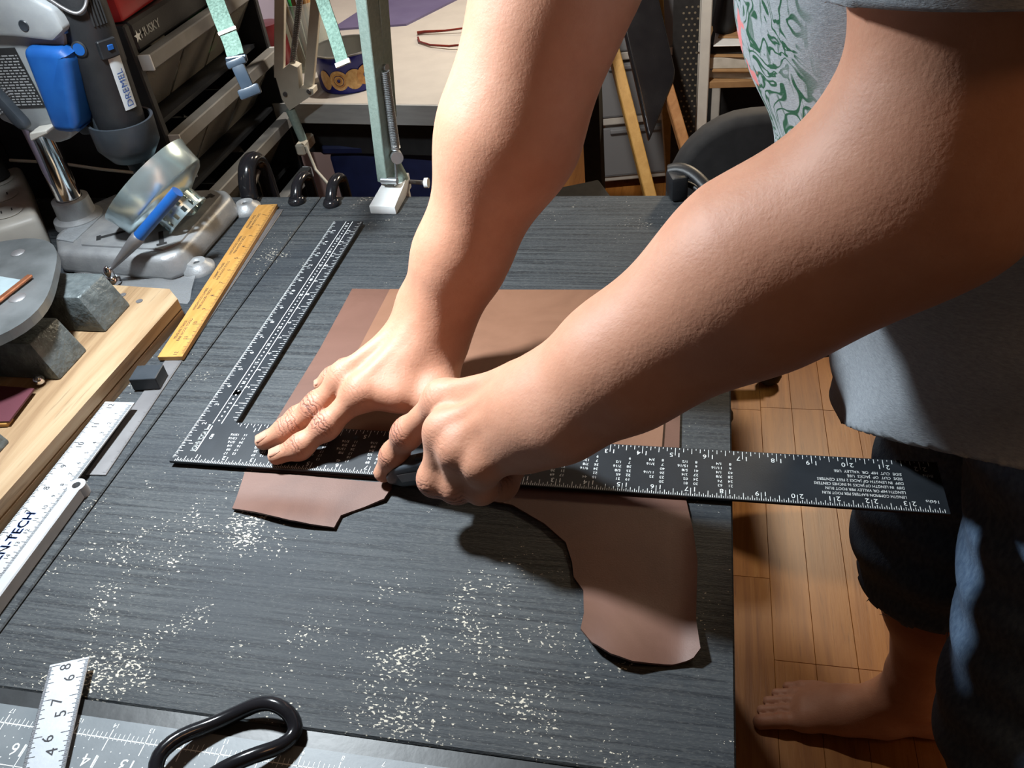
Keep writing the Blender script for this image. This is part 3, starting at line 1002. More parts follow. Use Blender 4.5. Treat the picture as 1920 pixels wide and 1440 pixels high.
# ------------------------------------------------------------------ rulers along the left of the table
root, a, d, s = rule('steel_strip', (-0.0625, -0.0172), (-0.0920, 0.4440), 0.0185, TT + 0.0001, 0.0012, M['dull_steel'],
                     'long dull steel rule lying flat under the yellow wooden ruler')
mk = MB()
for i in range(0, 18 * 16):
    q = a + d * (0.003 + i * IN / 16)
    for sd in (1,):
        l = 0.004 if i % 16 == 0 else (0.003 if i % 8 == 0 else 0.0018)
        e = d * 0.00012
        A = q + s * (0.0091 * -sd)
        B = q + s * ((0.0091 - l) * -sd)
        z = Vector((0, 0, ZT + TT + 0.00142))
        mk.quad(A - e + z, A + e + z, B + e + z, B - e + z)
mk.build('graduations', M['black_ink'], root)
root, a, d, s = rule('wooden_ruler', (-0.0745, 0.1380), (-0.1046, 0.4480), 0.0262, TT + 0.0014, 0.0048, M['yellow_rule'],
                     'yellow varnished wooden ruler beside the drill stand')
mk = MB()
z = Vector((0, 0, ZT + TT + 0.00632))
for i in range(1, 12 * 16 + 2):
    q = a + d * (0.003 + i * IN / 16)
    l = 0.0068 if i % 16 == 0 else (0.005 if i % 8 == 0 else (0.0036 if i % 4 == 0 else 0.0022))
    e = d * 0.00022
    A, B = q - s * 0.0129, q - s * (0.0129 - l)
    mk.quad(A - e + z, A + e + z, B + e + z, B - e + z)
for n in range(1, 13):
    q = a + d * (0.003 + (12 - n) * IN + 0.002) - s * 0.0045 + z
    mk.text(str(n), q, d, s, 0.0060)
for n, wds in enumerate(('MEASURE TWICE', 'HARDWOOD LUMBER', 'CABINET MAKERS', 'HARDWOOD LUMBER', 'MEASURE TWICE')):
    q = a + d * (0.045 + 0.056 * n) + s * 0.0045 + z
    mk.text(wds, q + s * 0.0026, d, s, 0.0042)
    mk.text('FINE WOOD TOOLS', q - s * 0.0022, d, s, 0.0042)
mk.build('printing', M['black_ink'], root)
MB().box(V(-0.0745, 0.1392, TT + 0.0038), (0.0255, 0.0008, 0.0044), Matrix.Rotation(math.radians(5.5), 3, 'Z')).build('end_grain', M['pine'], root)

mg = MB().box(V(-0.0775, 0.1035, TT + 0.0013 + 0.0068), (0.0265, 0.0215, 0.0135), Matrix.Rotation(math.radians(8), 3, 'Z'), bev=0.0006)
tag(mg.build('magnet_block', M['charcoal'], loc=V(-0.0775, 0.1035, TT)), 'small dark grey block magnet resting on the steel strip', 'magnet')

# digital protractor: two bars with scale, thick frame rail, pivot eye
cp = empty('protractor_rule', V(-0.075, -0.04, TT), 'satin aluminium protractor rule with black scale beside the pine board', 'protractor')
far = Vector((-0.0850, 0.0655, 0))
near = Vector((-0.0792, -0.186, 0))
d = (far - near).normalized()
s = Vector((-d.y, d.x, 0))     # towards -x
def bar(c0, c1, off, wd, z0, z1, name, mat, bev=0.0004):
    c = (c0 + c1) / 2 + s * off
    rot = Matrix((d, s, Vector((0, 0, 1)))).transposed()
    return MB().box((c.x, c.y, ZT + (z0 + z1) / 2), ((c1 - c0).length, wd, z1 - z0), rot, bev=bev).build(name, mat, cp)
bar(near, far, 0.0, 0.0300, 0.0020, 0.0040, 'scale_bar', M['alu'])
ac = far + (near - far).normalized() * 0.108
bar(near, ac, -0.0205, 0.0105, TT + 0.0002, 0.0062, 'frame_rail', M['alu'], 0.001)
bar(near, ac, 0.0, 0.0300, TT + 0.0002, 0.0020, 'under_rail', M['alu'], 0.0006)
ey = ac - s * 0.0195 + d * 0.004
MB().lathe([(0.0036, 0.0), (0.0075, 0.0), (0.0075, 0.0105), (0.0036, 0.0105)], (ey.x, ey.y, ZT + TT + 0.0002), n=20, closed=True).build('pivot_eye', M['alu'], cp, smooth=40)
mk = MB()
z = Vector((0, 0, ZT + 0.00415))
for i in range(0, 160):
    q = far - d * (0.004 + i * IN / 16)
    l = 0.0062 if i % 16 == 0 else (0.0048 if i % 8 == 0 else (0.0036 if i % 4 == 0 else 0.0022))
    e = d * 0.00024
    A, B = q + s * 0.0148, q + s * (0.0148 - l)
    mk.quad(A - e + z, A + e + z, B + e + z, B - e + z)
for i in range(0, 250):
    q = far - d * (0.004 + i * 0.001)
    l = 0.0062 if i % 10 == 0 else (0.0046 if i % 5 == 0 else 0.003)
    e = d * 0.00020
    A, B = q - s * 0.0146, q - s * (0.0146 - l)
    mk.quad(A - e + z, A + e + z, B + e + z, B - e + z)
for n in range(12, 3, -1):
    q = far - d * (0.004 + (12 - n) * IN + 0.003) + s * 0.0055 + z
    mk.text(str(n), q, d, s, 0.0078)
for n in range(1, 17):
    q = far - d * (0.004 + n * 0.0125) - s * 0.0062 + z
    mk.text(str(n), q, d, s, 0.0052)
mk.build('scale_marks', M['black_ink'], cp)
lt = MB()
for o_ in (-0.0003, 0.0, 0.0003):
    lt.text('CEN-TECH', far - d * (0.163 + o_) + s * (0.0015 + o_) + z, d, s, 0.0118)
lt.build('lettering', M['blue_ink'], cp)
# ------------------------------------------------------------------ body surfaces: smooth-blended limbs, meshed on a sparse grid
A3 = lambda *p: np.array(p, float)

def cone(P, a, b, ra, rb, u=None, su=1.0):
    a = np.asarray(a, float)
    b = np.asarray(b, float)
    ba = b - a
    q = P - a
    t = np.clip(q @ ba / (ba @ ba), 0, 1)
    q = q - t[:, None] * ba
    if u is not None:
        u = np.asarray(u, float)
        u = u / np.linalg.norm(u)
        qu = q @ u
        q = q + (qu * (su - 1))[:, None] * u
    return np.sqrt((q * q).sum(1)) - (ra + (rb - ra) * t)

def smin(a, b, k):
    h = np.maximum(k - np.abs(a - b), 0) / k
    return np.minimum(a, b) - h * h * k * 0.25

def union(P, prims, k):
    d = None
    for p in prims:
        c = cone(P, *p)
        d = c if d is None else smin(d, c, k)
    return d

def mesh_sdf(f, lo, hi, h, B=8):
    lo = np.array(lo, float)
    nb = np.ceil((np.array(hi, float) - lo) / (h * B)).astype(int)
    g = np.stack(np.meshgrid(*[np.arange(n) for n in nb], indexing='ij'), -1).reshape(-1, 3)
    cen = lo + (g + 0.5) * (h * B)
    act = np.zeros(len(g), bool)
    for i in range(0, len(g), 200000):
        act[i:i + 200000] = np.abs(f(cen[i:i + 200000])) < h * B * 1.15
    g = g[act]
    loc = np.stack(np.meshgrid(*[np.arange(B + 1)] * 3, indexing='ij'), -1).reshape(-1, 3)
    cells, verts, quads = [], [], []
    NB = nb * B + 2
    def key(c):
        return (c[..., 0] * NB[1] + c[..., 1]) * NB[2] + c[..., 2]
    offs = np.array([(i, j, k_) for i in (0, 1) for j in (0, 1) for k_ in (0, 1)])
    for i in range(0, len(g), 600):
        gb = g[i:i + 600] * B
        pt = gb[:, None, :] + loc[None]
        D = f((lo + pt.reshape(-1, 3) * h)).reshape(len(gb), B + 1, B + 1, B + 1)
        S = D < 0
        cnt = sum(S[:, a:B + a, b:B + b, c:B + c].astype(int) for a, b, c in offs)
        bi, ci, cj, ck = np.nonzero((cnt > 0) & (cnt < 8))
        if len(bi):
            cc = gb[bi] + np.stack([ci, cj, ck], 1)
            acc = np.zeros((len(bi), 3))
            num = np.zeros(len(bi))
            for ax in range(3):
                for o in offs:
                    if o[ax]:
                        continue
                    o2 = o.copy()
                    o2[ax] = 1
                    d0 = D[bi, ci + o[0], cj + o[1], ck + o[2]]
                    d1 = D[bi, ci + o2[0], cj + o2[1], ck + o2[2]]
                    cr_ = (d0 < 0) != (d1 < 0)
                    t = np.where(cr_, d0 / np.where(cr_, d0 - d1, 1), 0)
                    p = o[None].astype(float).repeat(len(bi), 0)
                    p[:, ax] = t
                    acc += p * cr_[:, None]
                    num += cr_
            cells.append(key(cc))
            verts.append(lo + (cc + acc / num[:, None]) * h)
        for ax in range(3):
            sl0 = [slice(0, B)] * 3
            sl1 = [slice(0, B)] * 3
            sl1[ax] = slice(1, B + 1)
            a = S[(slice(None), *sl0)]
            b = S[(slice(None), *sl1)]
            bi, ci, cj, ck = np.nonzero(a != b)
            if not len(bi):
                continue
            p = gb[bi] + np.stack([ci, cj, ck], 1)
            e1 = np.zeros(3, int)
            e2 = np.zeros(3, int)
            e1[(ax + 1) % 3] = 1
            e2[(ax + 2) % 3] = 1
            q = np.stack([key(p - e1 - e2), key(p - e2), key(p), key(p - e1)], 1)
            inside = a[bi, ci, cj, ck]
            q[~inside] = q[~inside][:, ::-1]
            quads.append(q)
    cells = np.concatenate(cells)
    verts = np.concatenate(verts)
    quads = np.concatenate(quads)
    o = np.argsort(cells)
    cs_ = cells[o]
    ix = np.searchsorted(cs_, quads)
    ix = np.clip(ix, 0, len(cs_) - 1)
    ok = (cs_[ix] == quads).all(1)
    quads = o[ix[ok]]
    e = h * 0.4
    for _ in range(2):
        d = f(verts)
        G = np.stack([(f(verts + np.eye(3)[i] * e) - f(verts - np.eye(3)[i] * e)) / (2 * e) for i in range(3)], 1)
        verts = verts - G * (d / np.maximum((G * G).sum(1), 0.2))[:, None].clip(-h, h)
    return verts, quads

def keep_faces(v, q, cond):
    m = cond(v)
    q = q[m[q].all(1)]
    used = np.unique(q)
    mp = np.full(len(v), -1)
    mp[used] = np.arange(len(used))
    return v[used], mp[q]

def np_object(name, v, q, mat, parent=None, loc=(0, 0, 0), attrs=None):
    me = bpy.data.meshes.new(name)
    v = v + np.array([0, 0, ZT]) - np.array(loc)
    me.vertices.add(len(v))
    me.vertices.foreach_set('co', v.astype(np.float32).ravel())
    me.loops.add(len(q) * 4)
    me.loops.foreach_set('vertex_index', q.astype(np.int32).ravel())
    me.polygons.add(len(q))
    me.polygons.foreach_set('loop_start', np.arange(0, len(q) * 4, 4, dtype=np.int32))
    me.update(calc_edges=True)
    me.validate()
    me.shade_smooth()
    for k_, a in (attrs or {}).items():
        at = me.attributes.new(k_, 'FLOAT', 'POINT')
        at.data.foreach_set('value', a.astype(np.float32))
    me.materials.append(mat)
    o = bpy.data.objects.new(name, me)
    COL.objects.link(o)
    if parent is not None:
        o.parent = parent
    else:
        o.location = loc
    ORI[o.name] = Vector(loc)
    return o

# ---- joints (table frame, metres; z = 0 is the face of the square)
RW = A3(0.2172, 0.1215, 0.068)
RE = A3(0.3225, 0.193, 0.305)
RS = A3(0.500, 0.345, 0.525)
R_F = dict(idx=[(0.1651, 0.0490, 0.0430), (0.1386, 0.0280, 0.0245), (0.1177, 0.0140, 0.0125), (0.0985, 0.0065, 0.0078)],
           mid=[(0.1470, 0.0640, 0.0450), (0.1221, 0.0455, 0.0265), (0.0987, 0.0317, 0.0138), (0.0800, 0.0222, 0.0078)],
           rng=[(0.1425, 0.0765, 0.0350), (0.1170, 0.0585, 0.0195), (0.1015, 0.0470, 0.0125), (0.0890, 0.0395, 0.0076)],
           pnk=[(0.1490, 0.1000, 0.0290), (0.1250, 0.1075, 0.0180), (0.1120, 0.1035, 0.0118), (0.1020, 0.0985, 0.0072)])
R_T = [(0.2180, 0.0980, 0.0470), (0.2290, 0.0560, 0.0330), (0.2390, 0.0330, 0.0200), (0.2470, 0.0170, 0.0105)]
FR = dict(idx=(0.0112, 0.0098, 0.0088, 0.0074), mid=(0.0114, 0.0100, 0.0089, 0.0075), rng=(0.0108, 0.0094, 0.0084, 0.0070), pnk=(0.0098, 0.0083, 0.0074, 0.0062))
LW = A3(0.3440, -0.0285, 0.1130)
LE = A3(0.541, -0.012, 0.259)
LS = A3(0.545, 0.030, 0.520)
L_F = dict(idx=[(0.2527, 0.0034, 0.0800), (0.2206, 0.0009, 0.0480), (0.2060, -0.0010, 0.0250), (0.1950, -0.0045, 0.0085)],
           mid=[(0.2620, -0.0255, 0.0770), (0.2525, -0.0375, 0.0425), (0.2680, -0.0260, 0.0260), (0.2830, -0.0120, 0.0330)],
           rng=[(0.2750, -0.0395, 0.0735), (0.2690, -0.0420, 0.0410), (0.2840, -0.0300, 0.0290), (0.2970, -0.0160, 0.0360)],
           pnk=[(0.2930, -0.0485, 0.0700), (0.2880, -0.0455, 0.0440), (0.3000, -0.0340, 0.0350), (0.3090, -0.0220, 0.0420)])
L_T = [(0.3200, -0.0050, 0.0850), (0.2920, 0.0160, 0.0640), (0.2620, 0.0170, 0.0450), (0.2400, 0.0090, 0.0340)]

def finger_d(P, js, rs):
    d = None
    for i in range(3):
        c = cone(P, js[i], js[i + 1], rs[i], rs[i + 1])
        d = c if d is None else smin(d, c, 0.006)
    for i in (1, 2):          # fuller joints
        d = smin(d, cone(P, np.array(js[i]) - 0.001, np.array(js[i]) + 0.001, rs[i] * 1.05, rs[i] * 1.05), 0.006)
    return d

def hand_arm(P, W, E, S, F, T, side):
    # palm: metacarpals blended into a slab
    W_ = np.asarray(W)
    pal = None
    mr = dict(idx=(0.0180, 0.0122), mid=(0.0180, 0.0120), rng=(0.0165, 0.0108), pnk=(0.0150, 0.0096))
    for n in ('idx', 'mid', 'rng', 'pnk'):
        k0_ = np.array(F[n][0])
        st = W_ + 0.16 * (k0_ - W_) + (k0_ - np.array(F['mid'][0])) * 0.30
        c = cone(P, st, k0_, *mr[n])
        pal = c if pal is None else smin(pal, c, 0.009)
    # ball of the thumb and heel of the hand
    th0, th1 = np.array(T[0]), np.array(T[1])
    pal = smin(pal, cone(P, th0, th1, 0.0190, 0.0135), 0.016)
    pal = smin(pal, cone(P, W_ * 0.8 + th0 * 0.2 + side['up'] * 0.004, (np.array(F['idx'][0]) + th1) / 2 + side['up'] * 0.003, 0.0195, 0.0110), 0.018)
    web = np.array(F['idx'][0]) * 0.82 + th1 * 0.18
    pal = smin(pal, cone(P, web, th1, 0.0090, 0.0105), 0.018)
    hl = W_ * 0.55 + np.array(F['pnk'][0]) * 0.45
    pal = smin(pal, cone(P, hl - (0, 0, 0.012), W_ * 0.85 + np.array(F['pnk'][0]) * 0.15 - (0, 0, 0.008), 0.0165, 0.0185), 0.016)
    d = pal
    curl = None
    for n in F:
        fd = finger_d(P, F[n], [r * (side['fist'] if n != 'idx' else side['fist'] ** 0.4) for r in FR[n]])
        if side['fist'] > 1 and n != 'idx':      # fingers closed in a fist press against each other
            curl = fd if curl is None else smin(curl, fd, 0.0055)
        else:
            d = np.minimum(d, smin(pal, fd, 0.010))
    if curl is not None:
        d = np.minimum(d, smin(pal, curl, 0.014))
    td = finger_d(P, [T[0], T[1], T[2], T[3]], (0.0175, 0.0122, 0.0108, 0.0085))
    d = np.minimum(d, smin(pal, td, 0.012))
    # knuckle domes
    for n in ('idx', 'mid', 'rng', 'pnk'):
        k0_ = np.array(F[n][0]) + side['up'] * 0.0015
        d = smin(d, cone(P, k0_ - 0.0005, k0_ + 0.0005, FR[n][0] * 1.06, FR[n][0] * 1.06), 0.008)
    # extensor tendons fan out over the back of the hand
    for n in ('idx', 'mid', 'rng', 'pnk'):
        k0_ = np.array(F[n][0])
        a_ = W_ + 0.30 * (k0_ - W_) + side['up'] * 0.0165 + (k0_ - np.array(F['mid'][0])) * 0.2
        d = smin(d, cone(P, a_, k0_ + side['up'] * 0.0105, 0.0034, 0.0030), 0.0075)
    # wrist and arm
    ax = np.asarray(E) - W_
    f1 = W_ + ax * 0.22
    f2 = W_ + ax * 0.60
    arm = cone(P, W_ - ax * 0.05, f1, side['wr'], side['r1'], side['flat'], side['fs'])
    # ulna head
    arm = smin(arm, cone(P, W_ + side['ulna'] - 0.0005, W_ + side['ulna'] + 0.0005, 0.0135, 0.0135), 0.022)
    arm = smin(arm, cone(P, f1, f2 + side['bulge'], side['r1'], side['r2']), 0.05)
    arm = smin(arm, cone(P, f2 + side['bulge'], E, side['r2'], side['r3']), 0.06)
    arm = smin(arm, cone(P, E, S, side['r3'], side['r4']), 0.07)
    mid = np.asarray(E) * 0.5 + np.asarray(S) * 0.5
    arm = smin(arm, cone(P, mid + side['bic'], np.asarray(E) * 0.25 + np.asarray(S) * 0.75 + side['bic'], side['r4'] * 0.86, side['r4'] * 0.86), 0.05)
    return smin(d, arm, 0.030)

SR = dict(fist=1.0, up=A3(0, 0, 1), wr=0.0275, r1=0.0305, r2=0.0415, r3=0.0405, r4=0.0490, flat=A3(-0.55, 0.35, 0.75), fs=1.18,
          ulna=A3(-0.020, 0.014, 0.010), bulge=A3(0.006, -0.004, 0.004), bic=A3(-0.006, 0.0, -0.004))
SL = dict(fist=1.17, up=A3(-0.3, 0.1, 0.9), wr=0.0285, r1=0.0335, r2=0.0440, r3=0.0405, r4=0.0490, flat=A3(-0.3, -0.2, 0.9), fs=1.10,
          ulna=A3(0.006, -0.024, -0.004), bulge=A3(0.002, 0.006, 0.004), bic=A3(-0.008, 0.006, 0.0))
f_right = lambda P: hand_arm(P, RW, RE, RS, R_F, R_T, SR)
f_left = lambda P: hand_arm(P, LW, LE, LS, L_F, L_T, SL)

# ---- torso, head, legs
HP = A3(0.715, 0.165, 0.070)
CH = A3(0.560, 0.190, 0.430)
MIDT = A3(0.620, 0.180, 0.240)
def f_torso(P):
    y = A3(0, 1, 0)
    d = cone(P, HP - y * 0.055, HP + y * 0.055, 0.108, 0.108)
    d = smin(d, cone(P, MIDT - y * 0.045, MIDT + y * 0.045, 0.105, 0.105), 0.10)
    d = smin(d, cone(P, (HP + MIDT) / 2, MIDT, 0.11, 0.11), 0.08)
    d = smin(d, cone(P, CH - y * 0.065, CH + y * 0.065, 0.105, 0.105), 0.10)
    d = smin(d, cone(P, LS + A3(0.01, 0.02, -0.01), RS + A3(0.02, -0.02, -0.01), 0.055, 0.055), 0.08)
    nk, hd = A3(0.515, 0.188, 0.555), A3(0.455, 0.188, 0.655)
    d = smin(d, cone(P, nk, hd, 0.058, 0.054), 0.05)
    # head: looks down and to -x
    F_, U_ = A3(-0.62, 0, -0.78), A3(-0.78, 0, 0.62)
    H = A3(0.410, 0.188, 0.715)
    d = smin(d, cone(P, H + U_ * 0.035 - F_ * 0.015, H + U_ * 0.02 - F_ * 0.005, 0.086, 0.084, y, 1.14), 0.03)
    d = smin(d, cone(P, H - U_ * 0.025 + F_ * 0.030, H - U_ * 0.075 + F_ * 0.055, 0.060, 0.040, y, 1.12), 0.03)
    d = smin(d, cone(P, H + U_ * 0.012 + F_ * 0.080, H - U_ * 0.026 + F_ * 0.104, 0.008, 0.0125), 0.014)
    d = smin(d, cone(P, H - U_ * 0.052 + F_ * 0.082 - y * 0.016, H - U_ * 0.052 + F_ * 0.082 + y * 0.016, 0.0085, 0.0085), 0.010)
    d = smin(d, cone(P, H + U_ * 0.026 + F_ * 0.076 - y * 0.03, H + U_ * 0.026 + F_ * 0.076 + y * 0.03, 0.010, 0.010), 0.02)
    for sg in (-1, 1):
        e = H + y * (0.074 * sg) - F_ * 0.005
        d = smin(d, cone(P, e + U_ * 0.020, e - U_ * 0.020, 0.014, 0.010, y, 2.0), 0.008)
        eye = cone(P, H + F_ * 0.093 + U_ * 0.004 + y * (0.032 * sg), H + F_ * 0.094 + U_ * 0.004 + y * (0.033 * sg), 0.014, 0.014)
        d = -smin(-d, eye, 0.010)
    for S_, E_ in ((LS, LE), (RS, RE)):
        d = smin(d, cone(P, S_, S_ * 0.4 + E_ * 0.6, 0.053, 0.046), 0.05)
    d = smin(d, f_legs(P), 0.05)
    return d
RHIP, RKN, RAN = A3(0.715, 0.245, 0.020), A3(0.712, 0.255, -0.300), A3(0.752, 0.272, -0.672)
LHIP, LKN, LAN = A3(0.735, 0.085, 0.020), A3(0.762, 0.030, -0.300), A3(0.815, 0.005, -0.672)
ZF = -ZT
def foot(P, an, yaw, big):
    c, s = math.cos(yaw), math.sin(yaw)
    fx, fy = A3(-c, -s, 0), A3(s, -c, 0)        # forwards (toes), towards the big toe side * big
    fy = fy * big
    g = lambda a, b, z: A3(an[0], an[1], ZF) + fx * a + fy * b + A3(0, 0, z)
    d = cone(P, g(-0.042, 0.0, 0.026), g(0.02, 0.0, 0.03), 0.026, 0.027)
    d = smin(d, cone(P, an - A3(0, 0, 0.0), g(0.075, 0.006, 0.040), 0.034, 0.026), 0.03)
    d = smin(d, cone(P, g(0.03, 0.006, 0.028), g(0.135, 0.018, 0.020), 0.026, 0.019), 0.03)
    d = smin(d, cone(P, g(0.02, -0.010, 0.022), g(0.118, -0.030, 0.016), 0.021, 0.015), 0.03)
    base = smin(d, cone(P, g(0.08, 0.0, 0.034), g(0.13, -0.005, 0.020), 0.024, 0.017), 0.025)
    out = base
    for k_, (b0, b1, a1, r) in enumerate(((0.022, 0.026, 0.198, 0.0118), (0.004, 0.007, 0.195, 0.0084), (-0.011, -0.009, 0.186, 0.0080), (-0.024, -0.024, 0.173, 0.0076), (-0.037, -0.038, 0.156, 0.0072))):
        a0 = 0.128 - k_ * 0.006
        t = cone(P, g(a0, b0, 0.017), g((a0 + a1) / 2 + 0.006, (b0 + b1) / 2, 0.017), r, r * 0.92)
        t = smin(t, cone(P, g((a0 + a1) / 2 + 0.006, (b0 + b1) / 2, 0.017), g(a1, b1, 0.0095), r * 0.92, r * 0.95), 0.006)
        out = np.minimum(out, smin(base, t, 0.010))
    return out
def f_leg(P, hip, kn, an, yaw, big):
    d = cone(P, hip, kn, 0.082, 0.057)
    d = smin(d, cone(P, kn, kn * 0.62 + an * 0.38 + A3(0.010, 0, 0), 0.055, 0.053), 0.05)
    d = smin(d, cone(P, kn * 0.62 + an * 0.38 + A3(0.010, 0, 0), kn * 0.12 + an * 0.88, 0.053, 0.031), 0.05)
    d = smin(d, cone(P, kn * 0.12 + an * 0.88, an, 0.031, 0.033), 0.03)
    d = smin(d, cone(P, an + A3(0.028, 0, 0.07), an + A3(0.034, 0, -0.05), 0.012, 0.020), 0.03)
    return smin(d, foot(P, an, yaw, big), 0.025)
f_rleg = lambda P: f_leg(P, RHIP, RKN, RAN, 0.0, 1)
f_lleg = lambda P: f_leg(P, LHIP, LKN, LAN, 0.06, -1)
f_legs = lambda P: np.minimum(f_rleg(P), f_lleg(P))

def arm_crease(v, F, T, up):
    t = np.zeros(len(v))
    m = np.zeros(len(v))
    up = up / np.linalg.norm(up)
    for n, js in list(F.items()) + [('thumb', T)]:
        js = [np.array(j) for j in js]
        for i, wgt, rad in (((2, 0.6, 0.0080),) if n == 'thumb' else ((0, 0.22, 0.013), (1, 1.0, 0.0125), (2, 0.75, 0.0080))):
            J = js[i]
            a = js[min(i + 1, 3)] - js[max(i - 1, 0)]
            a = a / np.linalg.norm(a)
            dr = up - a * (up @ a)
            dr = dr / np.linalg.norm(dr)
            q = v - J
            ta = q @ a
            dist = np.sqrt((q * q).sum(1))
            mk_ = wgt * np.exp(-(ta / (rad * 0.55)) ** 2) * np.clip((q @ dr) / 0.008, 0, 1) * (dist < 0.03)
            b = mk_ > m
            t[b] = ta[b]
            m[b] = mk_[b]
    return t, m

parts = []
HR = 0.0018
v, q = mesh_sdf(f_right, (0.04, -0.03, -0.02), (0.56, 0.42, 0.60), HR)
dS = (RS - RE) / np.linalg.norm(RS - RE)
v, q = keep_faces(v, q, lambda v: (v - RE) @ dS < 0.235)
parts.append((v, q, *arm_crease(v, R_F, R_T, SR['up'])))
v, q = mesh_sdf(f_left, (0.16, -0.11, -0.02), (0.63, 0.11, 0.60), HR)
dS = (LS - LE) / np.linalg.norm(LS - LE)
v, q = keep_faces(v, q, lambda v: (v - LE) @ dS < 0.215)
parts.append((v, q, *arm_crease(v, L_F, L_T, A3(-0.55, -0.15, 0.8))))
for fn, lo, hi in ((f_rleg, (0.50, 0.15, -0.79), (0.86, 0.36, -0.30)), (f_lleg, (0.55, -0.10, -0.79), (0.93, 0.13, -0.30))):
    v, q = mesh_sdf(fn, lo, hi, 0.0032)
    v, q = keep_faces(v, q, lambda v: v[:, 2] < -0.325)
    parts.append((v, q, np.zeros(len(v)), np.zeros(len(v))))
v, q = mesh_sdf(f_torso, (0.25, -0.12, -0.40), (0.90, 0.50, 0.86), 0.008)
v, q = keep_faces(v, q, lambda v: v[:, 2] > -0.345)
def arm_cut(v):
    ok = np.ones(len(v), bool)
    for S_, E_, r in ((LS, LE, 0.075), (RS, RE, 0.075)):
        a = (E_ - S_) / np.linalg.norm(E_ - S_)
        t = (v - S_) @ a
        dd = np.linalg.norm((v - S_) - t[:, None] * a, axis=1)
        ok &= ~((t > 0.085) & (dd < r) & (t < 0.4))
    return ok
v, q = keep_faces(v, q, arm_cut)
parts.append((v, q, np.zeros(len(v)), np.zeros(len(v))))
off = 0
VV, QQ, CT, CMK = [], [], [], []
for v, q, t, m in parts:
    VV.append(v)
    QQ.append(q + off)
    CT.append(t)
    CMK.append(m)
    off += len(v)
person = np_object('person', np.concatenate(VV), np.concatenate(QQ), M['skin'], None, (0.74, 0.16, 0.0),
                   dict(crease_t=np.concatenate(CT), crease_mask=np.concatenate(CMK)))
tag(person, 'barefoot person in grey printed tee and cut-off jeans leaning over the table cutting leather', 'person')

# ---- shirt
def f_shirt_body(P):
    y = A3(0, 1, 0)
    low = A3(0.690, 0.165, -0.06)
    hp = A3(0.672, 0.165, 0.06)
    md = A3(0.612, 0.180, 0.235)
    ch = A3(0.556, 0.190, 0.425)
    d = cone(P, ch - y * 0.070, ch + y * 0.070, 0.118, 0.118)
    d = smin(d, cone(P, md - y * 0.062, md + y * 0.062, 0.124, 0.124), 0.10)
    d = smin(d, cone(P, hp - y * 0.062, hp + y * 0.062, 0.126, 0.126), 0.10)
    d = smin(d, cone(P, low - y * 0.062, low + y * 0.062, 0.126, 0.126), 0.08)
    bk_ = A3(0.722, 0.165, 0.10)
    d = smin(d, cone(P, bk_ - y * 0.055, bk_ + y * 0.055, 0.122, 0.122), 0.06)
    d = smin(d, cone(P, A3(0.728, 0.11, -0.03), A3(0.728, 0.22, -0.03), 0.122, 0.122), 0.06)
    d = smin(d, cone(P, A3(0.655, 0.12, 0.25), A3(0.655, 0.24, 0.25), 0.118, 0.118), 0.06)
    d = smin(d, cone(P, (md + ch) / 2 - y * 0.06, (md + ch) / 2 + y * 0.06, 0.122, 0.122), 0.08)
    d = smin(d, cone(P, LS + A3(0.01, 0.02, -0.008), RS + A3(0.02, -0.02, -0.008), 0.066, 0.066), 0.08)
    return d
def shirt_folds(P):
    f1 = np.sin(P[:, 2] * 62 + P[:, 1] * 40 + 1.6 * np.sin(P[:, 1] * 23)) * np.cos(P[:, 0] * 35 + P[:, 1] * 18)
    f2 = np.sin(P[:, 1] * 75 + P[:, 2] * 14 + 1.3 * np.sin(P[:, 2] * 17))
    return 0.0035 * f1 + 0.0030 * f2 * np.clip((0.25 - P[:, 2]) / 0.2, 0, 1)
def f_shirt(P):
    return f_shirt_body(P) + shirt_folds(P)
def f_sleeves(P):
    d = None
    for S_, E_ in ((LS, LE), (RS, RE)):
        c = cone(P, S_, S_ * 0.20 + E_ * 0.80, 0.068, 0.062)
        d = c if d is None else np.minimum(d, c)
    return d + shirt_folds(P) * 0.7
def shirt_hem(v):
    return -0.030 + 0.006 * np.sin(v[:, 1] * 30) + 0.70 * np.clip(0.125 - v[:, 1], 0, 0.2)
CL = 0.0056
v, q = mesh_sdf(f_shirt, (0.38, -0.12, -0.12), (0.90, 0.50, 0.66), 0.0055)
v, q = keep_faces(v, q, lambda v: (v[:, 2] > shirt_hem(v) - CL) & (np.linalg.norm(v - A3(0.490, 0.188, 0.595), axis=1) > 0.078))
v[:, 2] = np.maximum(v[:, 2], shirt_hem(v))      # crisp hem
v2, q2 = mesh_sdf(f_sleeves, (0.25, -0.14, 0.20), (0.70, 0.50, 0.66), 0.0050)
SLV = ((LS, LE, 0.176), (RS, RE, 0.17))
def sleeve_t(v):
    out = np.full(len(v), -9.0)
    best = np.full(len(v), 9.0)
    for S_, E_, ln in SLV:
        a = (E_ - S_) / np.linalg.norm(E_ - S_)
        t = (v - S_) @ a
        dd = np.linalg.norm((v - S_) - np.clip(t, 0, 1)[:, None] * a, axis=1)
        m_ = dd < best
        out[m_] = (t - ln)[m_]
        best[m_] = dd[m_]
    return out
v2, q2 = keep_faces(v2, q2, lambda v: sleeve_t(v) < CL)
for S_, E_, ln in SLV:
    a = (E_ - S_) / np.linalg.norm(E_ - S_)
    t = (v2 - S_) @ a
    m_ = (t > ln) & (t < ln + 0.012) & (np.linalg.norm((v2 - S_) - t[:, None] * a, axis=1) < 0.09)
    v2[m_] -= np.outer((t - ln)[m_], a)
q = np.concatenate([q, q2 + len(v)])
v = np.concatenate([v, v2])
shirt = np_object('tee_shirt', v, q, M['shirt'], person, (0.74, 0.16, 0.0))
